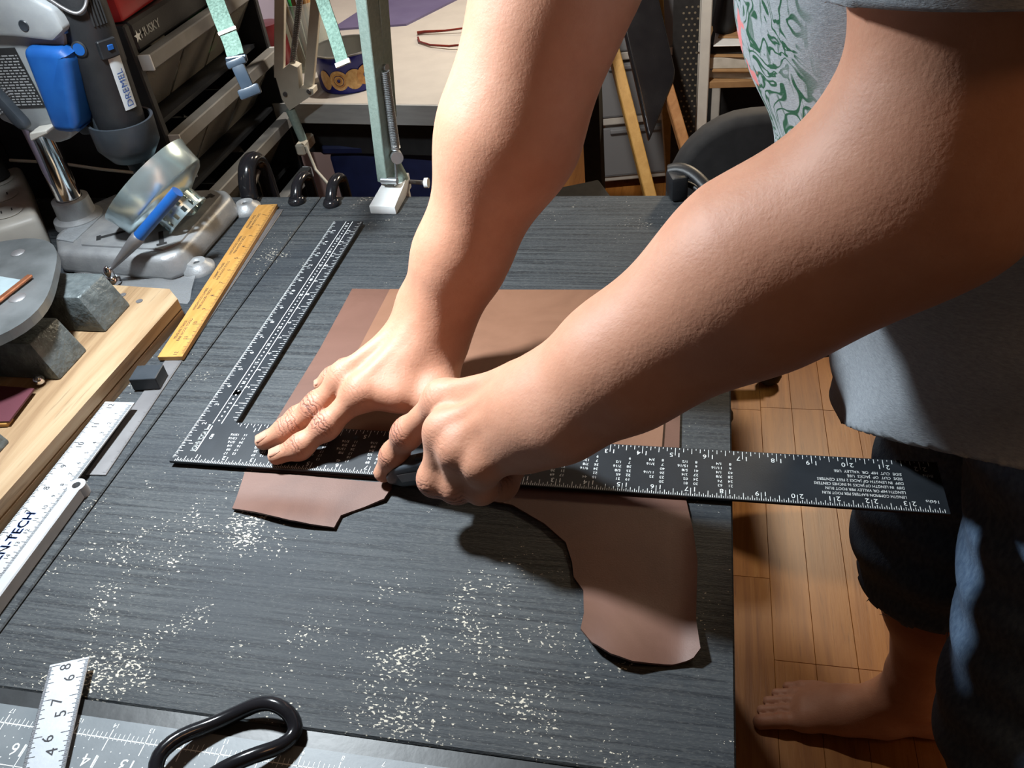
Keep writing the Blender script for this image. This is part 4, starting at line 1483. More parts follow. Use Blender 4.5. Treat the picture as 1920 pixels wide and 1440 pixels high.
sol = shirt.modifiers.new('thickness', 'SOLIDIFY')
sol.thickness = 0.0016
sol.offset = 0
shirt['label'] = 'grey jersey tee with green and pink line print'

# ---- cut-off jeans
def f_jeans(P):
    y = A3(0, 1, 0)
    d = cone(P, HP + A3(0.005, 0, 0.02) - y * 0.052, HP + A3(0.005, 0, 0.02) + y * 0.052, 0.112, 0.112)
    d = smin(d, cone(P, HP + A3(-0.004, 0, 0.05) - y * 0.05, HP + A3(-0.030, 0, 0.13) + y * 0.05, 0.112, 0.106), 0.06)
    d = smin(d, cone(P, HP + A3(-0.030, 0, 0.13) - y * 0.05, HP + A3(-0.004, 0, 0.05) + y * 0.05, 0.106, 0.112), 0.06)
    lg_ = None
    for hip, kn, an in ((RHIP, RKN, RAN), (LHIP, LKN, LAN)):
        e = kn * 0.70 + an * 0.30
        c = smin(cone(P, hip, kn, 0.094, 0.083), cone(P, kn, e, 0.083, 0.086), 0.04)
        lg_ = c if lg_ is None else np.minimum(lg_, c)
    d = smin(d, lg_, 0.05)
    fo = np.sin(P[:, 2] * 95 + 2.0 * np.sin(P[:, 1] * 30) + P[:, 0] * 25)
    return d + 0.0028 * fo
v, q = mesh_sdf(f_jeans, (0.56, -0.11, -0.46), (0.90, 0.40, 0.26), 0.005)
def jeans_keep(v):
    hem = np.where(v[:, 1] > 0.142, -0.385, -0.372) + 0.006 * np.sin(v[:, 0] * 60 + v[:, 1] * 45) + 0.003 * np.sin(v[:, 0] * 210)
    return (v[:, 2] > hem) & (v[:, 2] < 0.19)
v, q = keep_faces(v, q, jeans_keep)
jeans = np_object('cut_off_jeans', v, q, M['denim'], person, (0.74, 0.16, 0.0))
sol = jeans.modifiers.new('thickness', 'SOLIDIFY')
sol.thickness = 0.0018
sol.offset = 0
jeans['label'] = 'faded blue denim with a frayed hem below the knee'
fr = MB()
rr = random.Random(3)
for kn, an, z in ((RKN, RAN, -0.385), (LKN, LAN, -0.372)):
    c = kn * 0.74 + an * 0.26
    for i in range(46):
        t = rr.uniform(0, 2 * math.pi)
        r = 0.084
        p = V(c[0] + r * math.cos(t), c[1] + r * math.sin(t), z + rr.uniform(0, 0.012))
        q1 = p + Vector((math.cos(t) * rr.uniform(0, 0.012), math.sin(t) * rr.uniform(0, 0.012), -rr.uniform(0.004, 0.014)))
        q2 = q1 + Vector((rr.uniform(-0.01, 0.01), rr.uniform(-0.01, 0.01), -rr.uniform(-0.004, 0.012)))
        fr.tube([p, q1, q2], [0.0007, 0.0005, 0.0003], 3)
fo_ = fr.build('frayed_threads', M['fray'], jeans)
fo_['kind'] = 'stuff'

# ---- nails, hair, eyes
def nail(a, b, up, r, wd, ln, back=0.25, name='fingernail'):
    a, b, up = Vector(a), Vector(b), Vector(up)
    ax = (b - a).normalized()
    up = (up - ax * up.dot(ax)).normalized()
    sd = ax.cross(up)
    mb_ = MB()
    vs, fs_ = [], []
    nu, nv = 7, 6
    for lay in (0.00035, -0.0012):
        for i in range(nv):
            v_ = i / (nv - 1)
            for j in range(nu):
                u_ = -1 + 2 * j / (nu - 1)
                w_ = wd * (0.80 + 0.20 * math.sin(min(1, v_ * 1.6) * math.pi / 2)) * (1 if v_ < 0.8 else 1 - (v_ - 0.8) * 0.9)
                x = u_ * w_
                h = math.sqrt(max(r * r - x * x, 0)) * (1 - 0.10 * v_)
                p = b + ax * ((v_ - 0.64) * ln) + sd * x + up * (h + lay)
                vs.append(p + Vector((0, 0, ZT)))
    n1 = nu * nv
    for i in range(nv - 1):
        for j in range(nu - 1):
            k_ = i * nu + j
            fs_.append((k_, k_ + 1, k_ + nu + 1, k_ + nu))
            fs_.append((n1 + k_, n1 + k_ + nu, n1 + k_ + nu + 1, n1 + k_ + 1))
    rim = [j for j in range(nu)] + [i * nu + nu - 1 for i in range(1, nv)] + [(nv - 1) * nu + j for j in range(nu - 2, -1, -1)] + [i * nu for i in range(nv - 2, 0, -1)]
    for i in range(len(rim)):
        a_, b_ = rim[i], rim[(i + 1) % len(rim)]
        fs_.append((a_, n1 + a_, n1 + b_, b_))
    mb_.add(vs, fs_)
    return mb_.build(name, M['nail'], person, smooth=60)
for n in ('idx', 'mid', 'rng', 'pnk'):
    js = R_F[n]
    nail(js[2], js[3], (0, 0, 1), FR[n][3] * 1.05, FR[n][3] * 0.68, 0.0105 if n != 'pnk' else 0.0080)
nail(L_F['idx'][2], L_F['idx'][3], (-0.8, 0.15, 0.35), FR['idx'][3] * 1.06, FR['idx'][3] * 0.70, 0.0105)
hb = MB()
hv, hq = mesh_sdf(lambda P: cone(P, A3(0.410 + 0.0095 - 0.0273, 0.188, 0.715 + 0.0117 + 0.0217 + 0.008), A3(0.410 - 0.012, 0.188, 0.715 + 0.02), 0.090, 0.088, A3(0, 1, 0), 1.12) + 0.002 * np.sin(P[:, 1] * 260) * np.sin(P[:, 0] * 190), (0.28, 0.06, 0.58), (0.55, 0.32, 0.88), 0.006)
hv, hq = keep_faces(hv, hq, lambda v: ((v - A3(0.410, 0.188, 0.715)) @ A3(-0.62, 0, -0.78) < 0.040) & ((v - A3(0.410, 0.188, 0.715)) @ A3(-0.78, 0, 0.62) > -0.030))
np_object('hair', hv, hq, M['hair'], person, (0.74, 0.16, 0.0))
for sg in (-1, 1):
    e = A3(0.410, 0.188, 0.715) + A3(-0.62, 0, -0.78) * 0.0775 + A3(-0.78, 0, 0.62) * 0.004 + A3(0, 0.032 * sg, 0)
    MB().ball(V(*e), 0.0115, 2).build('eye', M['white_enamel'], person, smooth=180)

# ---- knife in the fist: flat grey utility knife
kn = empty('utility_knife', V(0.24, -0.004, 0.0), 'grey and black utility knife gripped in the fist at the square edge', 'knife')
kd = Vector((1.0, -0.12, 0.42)).normalized()
ks = Vector((0, 0, 1)).cross(kd).normalized()
ku = kd.cross(ks)
rot = Matrix((kd, ks, ku)).transposed()
k0_ = V(0.2140, -0.0075, 0.0145)
bm = bmesh.new()
prof = [(-0.016, -0.0040), (-0.004, -0.0100), (0.03, -0.0115), (0.09, -0.0105), (0.140, -0.0075), (0.146, 0.0), (0.140, 0.0075), (0.08, 0.0095), (0.03, 0.0110), (-0.002, 0.0095), (-0.014, 0.0030)]
f_ = bm.faces.new([bm.verts.new((x, -0.0075, z_)) for x, z_ in prof])
r_ = bmesh.ops.extrude_face_region(bm, geom=[f_])
for g in r_['geom']:
    if isinstance(g, bmesh.types.BMVert):
        g.co.y = 0.0075
bmesh.ops.recalc_face_normals(bm, faces=bm.faces)
bmesh.ops.bevel(bm, geom=list(bm.edges), offset=0.0022, segments=2, affect='EDGES', profile=0.5)
mb = MB()
mb.add_bm(bm, Matrix.Translation(k0_) @ rot.to_4x4())
mb.build('body', M['charcoal'], kn, smooth=50)
mb = MB()
mb.box(k0_ + kd * 0.030 + ku * 0.0112, (0.022, 0.006, 0.003), rot, bev=0.0008)
mb.build('thumb_slide', M['blackpl'], kn)
bl = MB()
tipk = V(0.1935, -0.0035, -0.0055)
a = k0_ + kd * -0.012
bl.add([a + ku * 0.003 + ks * 0.0003, a - ku * 0.004 + ks * 0.0003, tipk + ks * 0.0001, a + ku * 0.003 - ks * 0.0003, a - ku * 0.004 - ks * 0.0003, tipk - ks * 0.0001],
       [(0, 1, 2), (5, 4, 3), (0, 2, 5, 3), (1, 4, 5, 2), (0, 3, 4, 1)])
bl.build('blade', M['steel'], kn)
MB().box(k0_ + kd * 0.012 - ks * 0.0078, (0.026, 0.0006, 0.008), rot, bev=0.0002).build('name_plate', M['dull_steel'], kn)
# ------------------------------------------------------------------ pine board with the cast bench block
pb = empty('pine_board', V(-0.20, 0.05, TT), 'pale pine board with grooved edge carrying the cast iron bench block', 'board')
edge = [(-0.0985, 0.2120), (-0.1085, -0.195), (-0.36, -0.195), (-0.36, 0.2480), (-0.1180, 0.2300)]
def inset(p, dx):
    return [(x - (dx if x > -0.2 else 0), y - (dx if y > 0.2 else 0)) for x, y in p]
BZ = 0.0175
MB().prism(edge, ZT + TT, ZT + TT + 0.0100).build('lower_board', M['pine'], pb)
MB().prism(inset(edge, 0.0022), ZT + TT + 0.0100, ZT + TT + 0.0118).build('groove', M['brownwood'], pb)
MB().prism(edge, ZT + TT + 0.0118, ZT + BZ).build('upper_board', M['pine'], pb)
for x, y in ((-0.140, 0.206), (-0.166, 0.2165)):
    MB().cyl(V(x, y, BZ), V(x, y, BZ + 0.0006), 0.0036, n=14).build('screw_head', M['dull_steel'], pb)

bb = empty('bench_block', V(-0.235, 0.10, BZ), 'grey cast iron bench block with a round worn steel plate on feet', 'bench block')
def foot_block(y0, y1, xt, xb, z0=BZ, z1=0.058, flare=0.002, xi=-0.262):
    v = []
    for (x, dy, z) in ((xb, flare, z0), (xt, 0, z1)):
        v += [V(xi, y0 - dy, z), V(x, y0 - dy, z), V(x, y1 + dy, z), V(xi, y1 + dy, z)]
    bm = bmesh.new()
    vs = [bm.verts.new(p) for p in v]
    for f in ((3, 2, 1, 0), (4, 5, 6, 7), (0, 1, 5, 4), (1, 2, 6, 5), (2, 3, 7, 6), (3, 0, 4, 7)):
        bm.faces.new([vs[i] for i in f])
    bmesh.ops.bevel(bm, geom=list(bm.edges), offset=0.0022, segments=2, affect='EDGES', profile=0.5)
    mb = MB()
    mb.add_bm(bm)
    mb.build('foot', M['iron'], bb, smooth=40)
foot_block(0.153, 0.197, -0.1590, -0.1455)
foot_block(0.078, 0.120, -0.1610, -0.1480)
foot_block(-0.052, -0.008, -0.160, -0.142)
pc = (-0.262, 0.106)
MB().lathe([(0.0, 0.0585), (0.080, 0.0585), (0.084, 0.062), (0.084, 0.0755), (0.0, 0.0755)], (pc[0], pc[1], ZT), n=48).build('hub_ring', M['iron'], bb, smooth=35)
outp = []
for i in range(64):
    t = 2 * math.pi * i / 64
    r = 0.101 / (abs(math.cos(t)) ** 3.2 + abs(math.sin(t)) ** 3.2) ** (1 / 3.2)
    a = t + math.radians(28)
    outp.append((pc[0] + r * math.cos(a), pc[1] + r * math.sin(a)))
MB().prism(outp, ZT + 0.0757, ZT + 0.0850).build('top_plate', M['plate'], bb)
MB().lathe([(0.0, 0.0852), (0.008, 0.0852), (0.0065, 0.0862), (0.0, 0.0862)], (-0.184, 0.112, ZT), n=16).build('bolt_head', M['dull_steel'], bb, smooth=40)
MB().lathe([(0.0, 0.0852), (0.007, 0.0852), (0.006, 0.0860), (0.0, 0.0860)], (-0.240, 0.190, ZT), n=16).build('bolt_head', M['dull_steel'], bb, smooth=40)
o = MB().prism([(-0.262, 0.152), (-0.200, 0.1400), (-0.205, 0.0725), (-0.2800, 0.0900)], ZT + 0.0852, ZT + 0.0864).build('zinc_sheet', pm('pale_zinc_sheet', (0.34, 0.42, 0.45), (0.28, 0.35, 0.38), 60, 0.42, 0.4, 0.15, 200), loc=V(-0.235, 0.11, 0.0852))
tag(o, 'small square zinc sheet lying on the bench block plate', 'metal sheet')
o = MB().box(V(-0.1955, 0.1020, 0.0882), (0.0060, 0.0860, 0.0030), Matrix.Rotation(math.radians(-6), 3, 'Z'), bev=0.0008).build('copper_strip', M['copper'], loc=V(-0.1955, 0.1020, 0.0864))
tag(o, 'thin copper strip along the edge of the zinc sheet', 'copper strip')
o = MB().ball(V(-0.1640, 0.0690, BZ + 0.0052), 0.0052, 3).build('steel_ball', M['chrome'], loc=V(-0.1640, 0.0690, BZ), smooth=180)
tag(o, 'small polished steel ball resting on the pine board', 'ball')
o = MB().prism([(-0.212, 0.058), (-0.1600, 0.0565), (-0.1545, 0.0125), (-0.205, 0.006)], ZT + BZ + 0.0042, ZT + BZ + 0.0060).build('leather_swatch', M['burgundy'], loc=V(-0.18, 0.035, BZ + 0.0042))
tag(o, 'burgundy leather swatch on a wooden slip beside the bench block', 'leather')
o = MB().box(V(-0.185, 0.0125, BZ + 0.0021), (0.055, 0.010, 0.0042), Matrix.Rotation(math.radians(7), 3, 'Z'), bev=0.0006).build('wooden_slip', M['yellow_rule'], loc=V(-0.185, 0.0125, BZ))
tag(o, 'short yellow wooden slip under the burgundy swatch', 'wood strip')

# clear bag lying between board and drill stand
bag = [(-0.285, 0.302), (-0.128, 0.2995), (-0.1085, 0.2420), (-0.1080, 0.2350), (-0.285, 0.2540)]
o = sheet(bag, lambda x, y: TT + 0.0006 + 0.0035 * (0.5 + 0.5 * math.sin(x * 130 + y * 60)) * sm(0.240, 0.262, y), 0.0004, 0.008).build('clear_bag', M['bag'], loc=V(-0.2, 0.27, TT), smooth=60)
tag(o, 'empty clear plastic bag between the pine board and drill stand', 'plastic bag')

# blue pen-like awl leaning on the zinc flange
aw = empty('blue_awl', V(-0.2160, 0.2640, BZ), 'blue handled awl with a metal cone leaning on the zinc flange', 'awl')
t0, t1 = V(-0.2140, 0.2650, 0.0150), V(-0.1150, 0.3000, 0.0950)
ad = (t1 - t0).normalized()
MB().cyl(t0 + ad * 0.055, t1, 0.0064, 0.0066, n=18).build('handle', M['bluepl'], aw, smooth=40)
MB().lathe([(0.0, 0.006), (0.0022, 0.006), (0.0042, 0.022), (0.0072, 0.050), (0.0076, 0.058), (0.0066, 0.060)], t0, ad, 18).build('ferrule', M['dull_steel'], aw, smooth=60)
MB().lathe([(0.0, -0.0145), (0.0085, -0.0145), (0.0090, -0.008), (0.0050, -0.005), (0.0058, 0.0), (0.0035, 0.006), (0.0, 0.008)], t0, (0, 0, 1), 18).build('ball_foot', M['chrome'], aw, smooth=60)

# zinc drain flange: wide band, cone and slotted ring
zf = empty('zinc_flange', V(-0.205, 0.375, 0.026), 'shiny zinc drain flange with a slotted ring tipped over on the drill stand base', 'metal flange')
zc = V(-0.1830, 0.3560, 0.0690)
za = Vector((0.66, -0.08, -0.74)).normalized()
MB().lathe([(0.0, 0.010), (0.052, 0.010), (0.056, 0.008), (0.0590, -0.010), (0.0612, -0.016), (0.0630, -0.016), (0.0608, -0.008), (0.0585, 0.012), (0.0545, 0.016), (0.034, 0.0235), (0.0295, 0.026), (0.0, 0.026)], zc, za, 56).build('pan', M['zinc'], zf, smooth=50)
ring = MB()
for i in range(14):
    a0 = 2 * math.pi * i / 14
    u, w_ = perp(za)
    def rp(a, r, h):
        return zc + za * h + u * (r * math.cos(a)) + w_ * (r * math.sin(a))
    for j in range(3):
        b0 = a0 + j * 0.093
        b1 = b0 + 0.093
        ring.add([rp(b, r, h) for h in (0.0265, 0.0440) for b, r in ((b0, 0.0265), (b1, 0.0265), (b1, 0.0280), (b0, 0.0280))],
                 [(0, 1, 2, 3), (7, 6, 5, 4), (0, 4, 5, 1), (1, 5, 6, 2), (2, 6, 7, 3), (3, 7, 4, 0)])
ring.lathe([(0.0262, 0.0330), (0.0283, 0.0330), (0.0283, 0.0362), (0.0262, 0.0362)], zc, za, 42, closed=True)
ring.lathe([(0.0258, 0.0430), (0.0300, 0.0430), (0.0300, 0.0455), (0.0258, 0.0455)], zc, za, 42, closed=True)
ring.build('slotted_ring', M['zinc'], zf, smooth=40)

# ------------------------------------------------------------------ drill stand and rotary tool
ds = empty('drill_stand', V(-0.225, 0.36, TT), 'grey and blue rotary tool drill stand with chrome column', 'drill stand')
bm = bmesh.new()
poly = [(-0.150, 0.276), (-0.300, 0.290), (-0.330, 0.330), (-0.330, 0.405), (-0.292, 0.452), (-0.150, 0.450), (-0.134, 0.432), (-0.134, 0.292)]
f_ = bm.faces.new([bm.verts.new((x, y, ZT + TT)) for x, y in poly[::-1]])
r_ = bmesh.ops.extrude_face_region(bm, geom=[f_])
for g in r_['geom']:
    if isinstance(g, bmesh.types.BMVert):
        g.co.z = ZT + 0.0235
        g.co.x = -0.23 + (g.co.x + 0.23) * 0.95
        g.co.y = 0.365 + (g.co.y - 0.365) * 0.95
bmesh.ops.recalc_face_normals(bm, faces=bm.faces)
bmesh.ops.bevel(bm, geom=list(bm.edges), offset=0.007, segments=3, affect='EDGES', profile=0.5)
mb = MB()
mb.add_bm(bm)
for (x, y) in ((-0.1290, 0.3040), (-0.1330, 0.4440)):
    mb.lathe([(0.0035, TT), (0.0190, TT), (0.0185, -0.001), (0.0120, 0.0035), (0.0105, 0.0060), (0.0060, 0.0060), (0.0035, 0.0040)], (x, y, ZT), n=28, closed=True)
mb.build('base', M['cast'], ds, smooth=50)
MB().prism([(-0.270, 0.305), (-0.160, 0.297), (-0.146, 0.313), (-0.150, 0.425), (-0.163, 0.438), (-0.268, 0.432), (-0.283, 0.395), (-0.283, 0.325)], ZT + 0.0230, ZT + 0.0258).build('top_plate', M['cast'], ds)
MB().prism([(-0.313, 0.318), (-0.286, 0.312), (-0.288, 0.42), (-0.300, 0.430), (-0.316, 0.405)], ZT + 0.0230, ZT + 0.0248).build('side_pad', M['cast_top'], ds)
for (a, b_) in (((-0.258, 0.318), (-0.225, 0.338)), ((-0.165, 0.305), (-0.183, 0.335)), ((-0.160, 0.425), (-0.178, 0.398))):
    sl = MB()
    a, b_ = Vector((*a, ZT + 0.0262)), Vector((*b_, ZT + 0.0262))
    d = (b_ - a).normalized()
    s = Vector((-d.y, d.x, 0))
    sl.quad(a - s * 0.0028, b_ - s * 0.0028, b_ + s * 0.0028, a + s * 0.0028)
    sl.quad(a - s * 0.0058 + Vector((0, 0, 1e-4)), a - s * 0.0058 + d * 0.005 + Vector((0, 0, 1e-4)), a + s * 0.0058 + d * 0.005 + Vector((0, 0, 1e-4)), a + s * 0.0058 + Vector((0, 0, 1e-4)))
    sl.build('slot', M['matblack'], ds)
cx, cy = -0.318, 0.372
MB().lathe([(0.030, 0.018), (0.029, 0.026), (0.0225, 0.030), (0.0215, 0.050), (0.0155, 0.051)], (cx, cy, ZT), n=32).build('collar', M['cast'], ds, smooth=45)
MB().cyl(V(cx, cy, 0.03), V(cx, cy, 0.36), 0.0148, n=28).build('column', M['chrome'], ds, smooth=40)
DZC, DXC = 0.028, 0.007
# carriage: grey housing with blue half-round front, carries the tool
y0, y1 = 0.318, 0.352
hs = [(-0.335, 0.300), (-0.335, 0.205), (-0.318, 0.140), (-0.262, 0.113), (-0.243, 0.118), (-0.228, 0.145), (-0.198, 0.222), (-0.192, 0.236), (-0.197, 0.252), (-0.218, 0.262), (-0.270, 0.292), (-0.29, 0.315)]
def xz_prism(poly, ya, yb, bev=0.0, seg=2):
    bm = bmesh.new()
    f = bm.faces.new([bm.verts.new((x + DXC, ya, z + ZT + DZC)) for x, z in poly])
    r = bmesh.ops.extrude_face_region(bm, geom=[f])
    for g in r['geom']:
        if isinstance(g, bmesh.types.BMVert):
            g.co.y = yb
    bmesh.ops.recalc_face_normals(bm, faces=bm.faces)
    if bev:
        bmesh.ops.bevel(bm, geom=list(bm.edges), offset=bev, segments=seg, affect='EDGES', profile=0.5)
    mb = MB()
    mb.add_bm(bm)
    return mb
xz_prism(hs, y0 + 0.004, 0.392, 0.004).build('carriage', M['greypl'], ds, smooth=40)
cap = [(-0.340, 0.222), (-0.338, 0.310), (-0.292, 0.322), (-0.214, 0.268), (-0.190, 0.252), (-0.187, 0.232), (-0.205, 0.222), (-0.245, 0.228), (-0.30, 0.232)]
xz_prism(cap, y0 - 0.005, 0.396, 0.004).build('upper_housing', M['greypl'], ds, smooth=40)
for x, z, r in ((-0.272, 0.262, 0.0062), (-0.2285, 0.2385, 0.0048)):
    MB().lathe([(0.0, 0.0005), (r * 0.8, 0.0005), (r, 0.0008), (r * 1.15, 0.0)], V(x + DXC, y0 - 0.0052, z + DZC), (0, -1, 0), 18).build('screw_recess', M['charcoal'], ds, smooth=40)
bp_ = [(-0.240, 0.217), (-0.205, 0.214), (-0.196, 0.206), (-0.218, 0.138), (-0.224, 0.132), (-0.252, 0.134), (-0.252, 0.150)]
xz_prism([(-0.2420, 0.219), (-0.1985, 0.216), (-0.1925, 0.209), (-0.2160, 0.134), (-0.2235, 0.1285), (-0.2500, 0.131), (-0.2470, 0.160)], y0 - 0.010, 0.375, 0.009, 4).build('blue_cover', M['bluepl'], ds, smooth=60)
# warning label
lb = [(-0.306, 0.216), (-0.254, 0.216), (-0.262, 0.142), (-0.300, 0.142)]
lx = lambda u, v: V(-0.2965 + 0.046 * u + 0.004 * v, y0 + 0.0033, 0.2160 + DZC - 0.062 * v)
mb = MB()
mb.quad(lx(0, 0), lx(0, 1), lx(1, 1), lx(1, 0))
lab = mb.build('warning_label', M['matblack'], ds)
mb = MB()
r3 = random.Random(5)
e = Vector((0, -0.0002, 0))
for i in range(18):
    u = 0.06
    v0 = 0.115 + i * 0.048
    while u < 0.93:
        w_ = r3.uniform(0.05, 0.16)
        u1 = min(u + w_, 0.95)
        mb.quad(lx(u, v0) + e, lx(u, v0 + 0.022) + e, lx(u1, v0 + 0.022) + e, lx(u1, v0) + e)
        u = u1 + 0.035
mb.build('label_print', M['label_ink'], lab)['kind'] = 'stuff'
mb = MB()
mb.quad(lx(0.05, 0.03) + e, lx(0.05, 0.085) + e, lx(0.55, 0.085) + e, lx(0.55, 0.03) + e)
mb.build('label_header', M['orange'], lab)
mb = MB()
mb.text('WARNING', lx(0.32, 0.058) + e * 2, (1, 0, 0), (0, 0, 1), 0.0042)
mb.build('header_text', M['black_ink'], lab)
# clamp levers, handle rods
def clip_lever(x, z):
    xz_prism([(x - 0.012, z - 0.003), (x + 0.012, z + 0.005), (x + 0.013, z + 0.009), (x - 0.011, z + 0.006)], y0 - 0.016, y0 + 0.004, 0.0012).build('clip_lever', M['cream'], ds)
clip_lever(-0.292, 0.222)
clip_lever(-0.262, 0.128)
MB().cyl(V(-0.335, 0.318, 0.160 + DZC), V(-0.283, 0.312, 0.170 + DZC), 0.0085, n=18).build('feed_shaft', M['chrome'], ds, smooth=40)
MB().cyl(V(-0.345, 0.302, 0.1495 + DZC), V(-0.286, 0.304, 0.1615 + DZC), 0.0072, n=18).build('feed_shaft', M['chrome'], ds, smooth=40)
xz_prism([(-0.293, 0.182), (-0.284, 0.184), (-0.2665, 0.147), (-0.267, 0.140), (-0.275, 0.139), (-0.2815, 0.146)], y0 - 0.022, y0 - 0.010, 0.003).build('feed_lever', M['charcoal'], ds, smooth=40)
MB().lathe([(0.0, 0.0), (0.014, 0.0), (0.015, 0.01), (0.0145, 0.045), (0.012, 0.05), (0.0, 0.05)], V(-0.303, 0.298, 0.168 + DZC), (0.12, 0, 1), 20).build('feed_knob', M['charcoal'], ds, smooth=50)
MB().cyl(V(-0.242, 0.356, 0.25 + DZC), V(-0.262, 0.356, 0.36 + DZC), 0.012, n=22).build('upper_tube', M['steel'], ds, smooth=40)
# tool cradle: dark cup on an arm
tx, ty = -0.190, 0.352
tax = Vector((0.055, 0.0, 1)).normalized()     # tool axis, up
tb0 = V(tx - 0.002, ty, 0.098)
MB().lathe([(0.014, 0.012), (0.023, 0.014), (0.0335, 0.030), (0.0345, 0.058), (0.0315, 0.058), (0.030, 0.032), (0.020, 0.018), (0.014, 0.016)], tb0, tax, 36, closed=True).build('cradle_cup', M['charcoal'], ds, smooth=50)
xz_prism([(-0.246, 0.132), (-0.205, 0.138), (-0.205, 0.118), (-0.238, 0.116)], 0.335, 0.385, 0.003).build('cradle_arm', M['charcoal'], ds, smooth=40)
MB().cyl(V(-0.226, 0.338, 0.232 + DZC), V(-0.2075, 0.330, 0.158 + DZC), 0.0030, n=8).build('depth_rod', M['dull_steel'], ds, smooth=40)
xz_prism([(-0.206, 0.240), (-0.194, 0.244), (-0.192, 0.226), (-0.203, 0.224)], 0.324, 0.345, 0.002).build('tool_clip', M['bluepl'], ds)

rt = empty('rotary_tool', tb0 + tax * 0.02, 'black rotary tool with silver name plate held in the drill stand', 'rotary tool')
MB().lathe([(0.0, 0.0), (0.009, 0.0), (0.010, 0.012), (0.018, 0.018), (0.0235, 0.036), (0.0255, 0.060), (0.0258, 0.115), (0.0268, 0.118), (0.0268, 0.160), (0.0262, 0.185), (0.0240, 0.192), (0.0, 0.192)], tb0, tax, 36).build('body', M['blackpl'], rt, smooth=45)
fw = (Vector((0.42687774, -0.43338987, 0)) - Vector((tx, ty, 0))).normalized()
tr = tax.cross(fw).normalized()          # to the right seen from the front... sign fixed below
if tr.x < 0:
    tr = -tr
def on_tool(ang, h, r):
    dirv = fw * math.cos(ang) + tr * math.sin(ang)
    return tb0 + tax * h + dirv * r
# silver plate wrapped on the barrel
mb = MB()
n = 8
a0, a1 = 0.30, 0.86
vs, fs_ = [], []
for i in range(n + 1):
    a = a0 + (a1 - a0) * i / n
    vs += [on_tool(a, 0.072, 0.0262), on_tool(a, 0.126, 0.0272)]
for i in range(n):
    fs_.append((2 * i, 2 * i + 2, 2 * i + 3, 2 * i + 1))
mb.add(vs, fs_)
pl = mb.build('name_plate', M['silver_label'], rt, smooth=60)
am = (a0 + a1) / 2
mb = MB()
dirm = fw * math.cos(am) + tr * math.sin(am)
sidem = tax.cross(dirm).normalized()
mb.text('DREMEL', on_tool(am, 0.0945, 0.0278), tax, -sidem if (-sidem).dot(tr) < 0 else sidem, 0.0108)
mb.build('brand_text', M['blue_ink'], pl)
# switch housing, brush cap, vents
def tool_box(ang, h, r, s, mat, name, bev=0.001):
    dirv = fw * math.cos(ang) + tr * math.sin(ang)
    sd = tax.cross(dirv).normalized()
    rot = Matrix((sd, dirv, tax)).transposed()
    return MB().box(on_tool(ang, h, r), s, rot, bev=bev).build(name, mat, rt)
tool_box(0.45, 0.136, 0.0255, (0.020, 0.008, 0.018), M['blackpl'], 'switch_housing')
tool_box(0.50, 0.137, 0.0300, (0.0062, 0.002, 0.0052), M['bluepl'], 'switch_button', 0.0005)
dirv = fw * math.cos(-0.55) + tr * math.sin(-0.55)
MB().lathe([(0.0075, 0.0), (0.0080, 0.0016), (0.0062, 0.0024), (0.0062, 0.0018)], on_tool(-0.55, 0.140, 0.0260), dirv, 20).build('brush_cap_rim', M['blackpl'], rt, smooth=40)
MB().lathe([(0.0, 0.0024), (0.0060, 0.0024), (0.0060, 0.0)], on_tool(-0.55, 0.140, 0.0260), dirv, 20).build('brush_cap', M['bluepl'], rt, smooth=40)
for i in range(5):
    tool_box(0.25 + i * 0.13, 0.170, 0.0262, (0.0020, 0.004, 0.024), M['matblack'], 'vent_rib', 0.0006)
# hanger bail and cord end
ba = [on_tool(-0.5, 0.186, 0.030) + Vector((-0.016, -0.006, 0.045)), on_tool(-0.5, 0.186, 0.026) + Vector((-0.016, -0.006, 0.012)), on_tool(-0.35, 0.176, 0.030), on_tool(0.05, 0.176, 0.031),
      on_tool(0.35, 0.190, 0.030), on_tool(0.45, 0.205, 0.030) + Vector((0.006, 0, 0.02)), on_tool(0.5, 0.23, 0.03)]
pts = []
for i in range(len(ba) - 1):
    for k_ in range(5):
        t = k_ / 5
        a, b_, c, d = ba[max(i - 1, 0)], ba[i], ba[i + 1], ba[min(i + 2, len(ba) - 1)]
        pts.append(0.5 * ((2 * b_) + (c - a) * t + (2 * a - 5 * b_ + 4 * c - d) * t * t + (3 * b_ - a - 3 * c + d) * t ** 3))
MB().tube(pts, 0.0018, 8).build('hanger_bail', M['dull_steel'], rt, smooth=60)
MB().lathe([(0.0, 0.19), (0.018, 0.19), (0.016, 0.21), (0.009, 0.25), (0.006, 0.30), (0.0, 0.30)], tb0, tax, 20).build('cord_boot', M['charcoal'], rt, smooth=50)
MB().lathe([(0.0, 0.001), (0.0062, 0.001), (0.0062, -0.006), (0.0035, -0.008), (0.0, -0.008)], tb0, tax, 18).build('collet', M['blackpl'], rt, smooth=40)
MB().lathe([(0.0, -0.008), (0.0062, -0.009), (0.0068, -0.022), (0.0058, -0.0245), (0.0, -0.0245)], tb0, tax, 18).build('grinding_bit', pm('pink_grit', (0.42, 0.28, 0.28), (0.30, 0.19, 0.19), 400, 0.9, 0, 1.0, 900), rt, smooth=40)

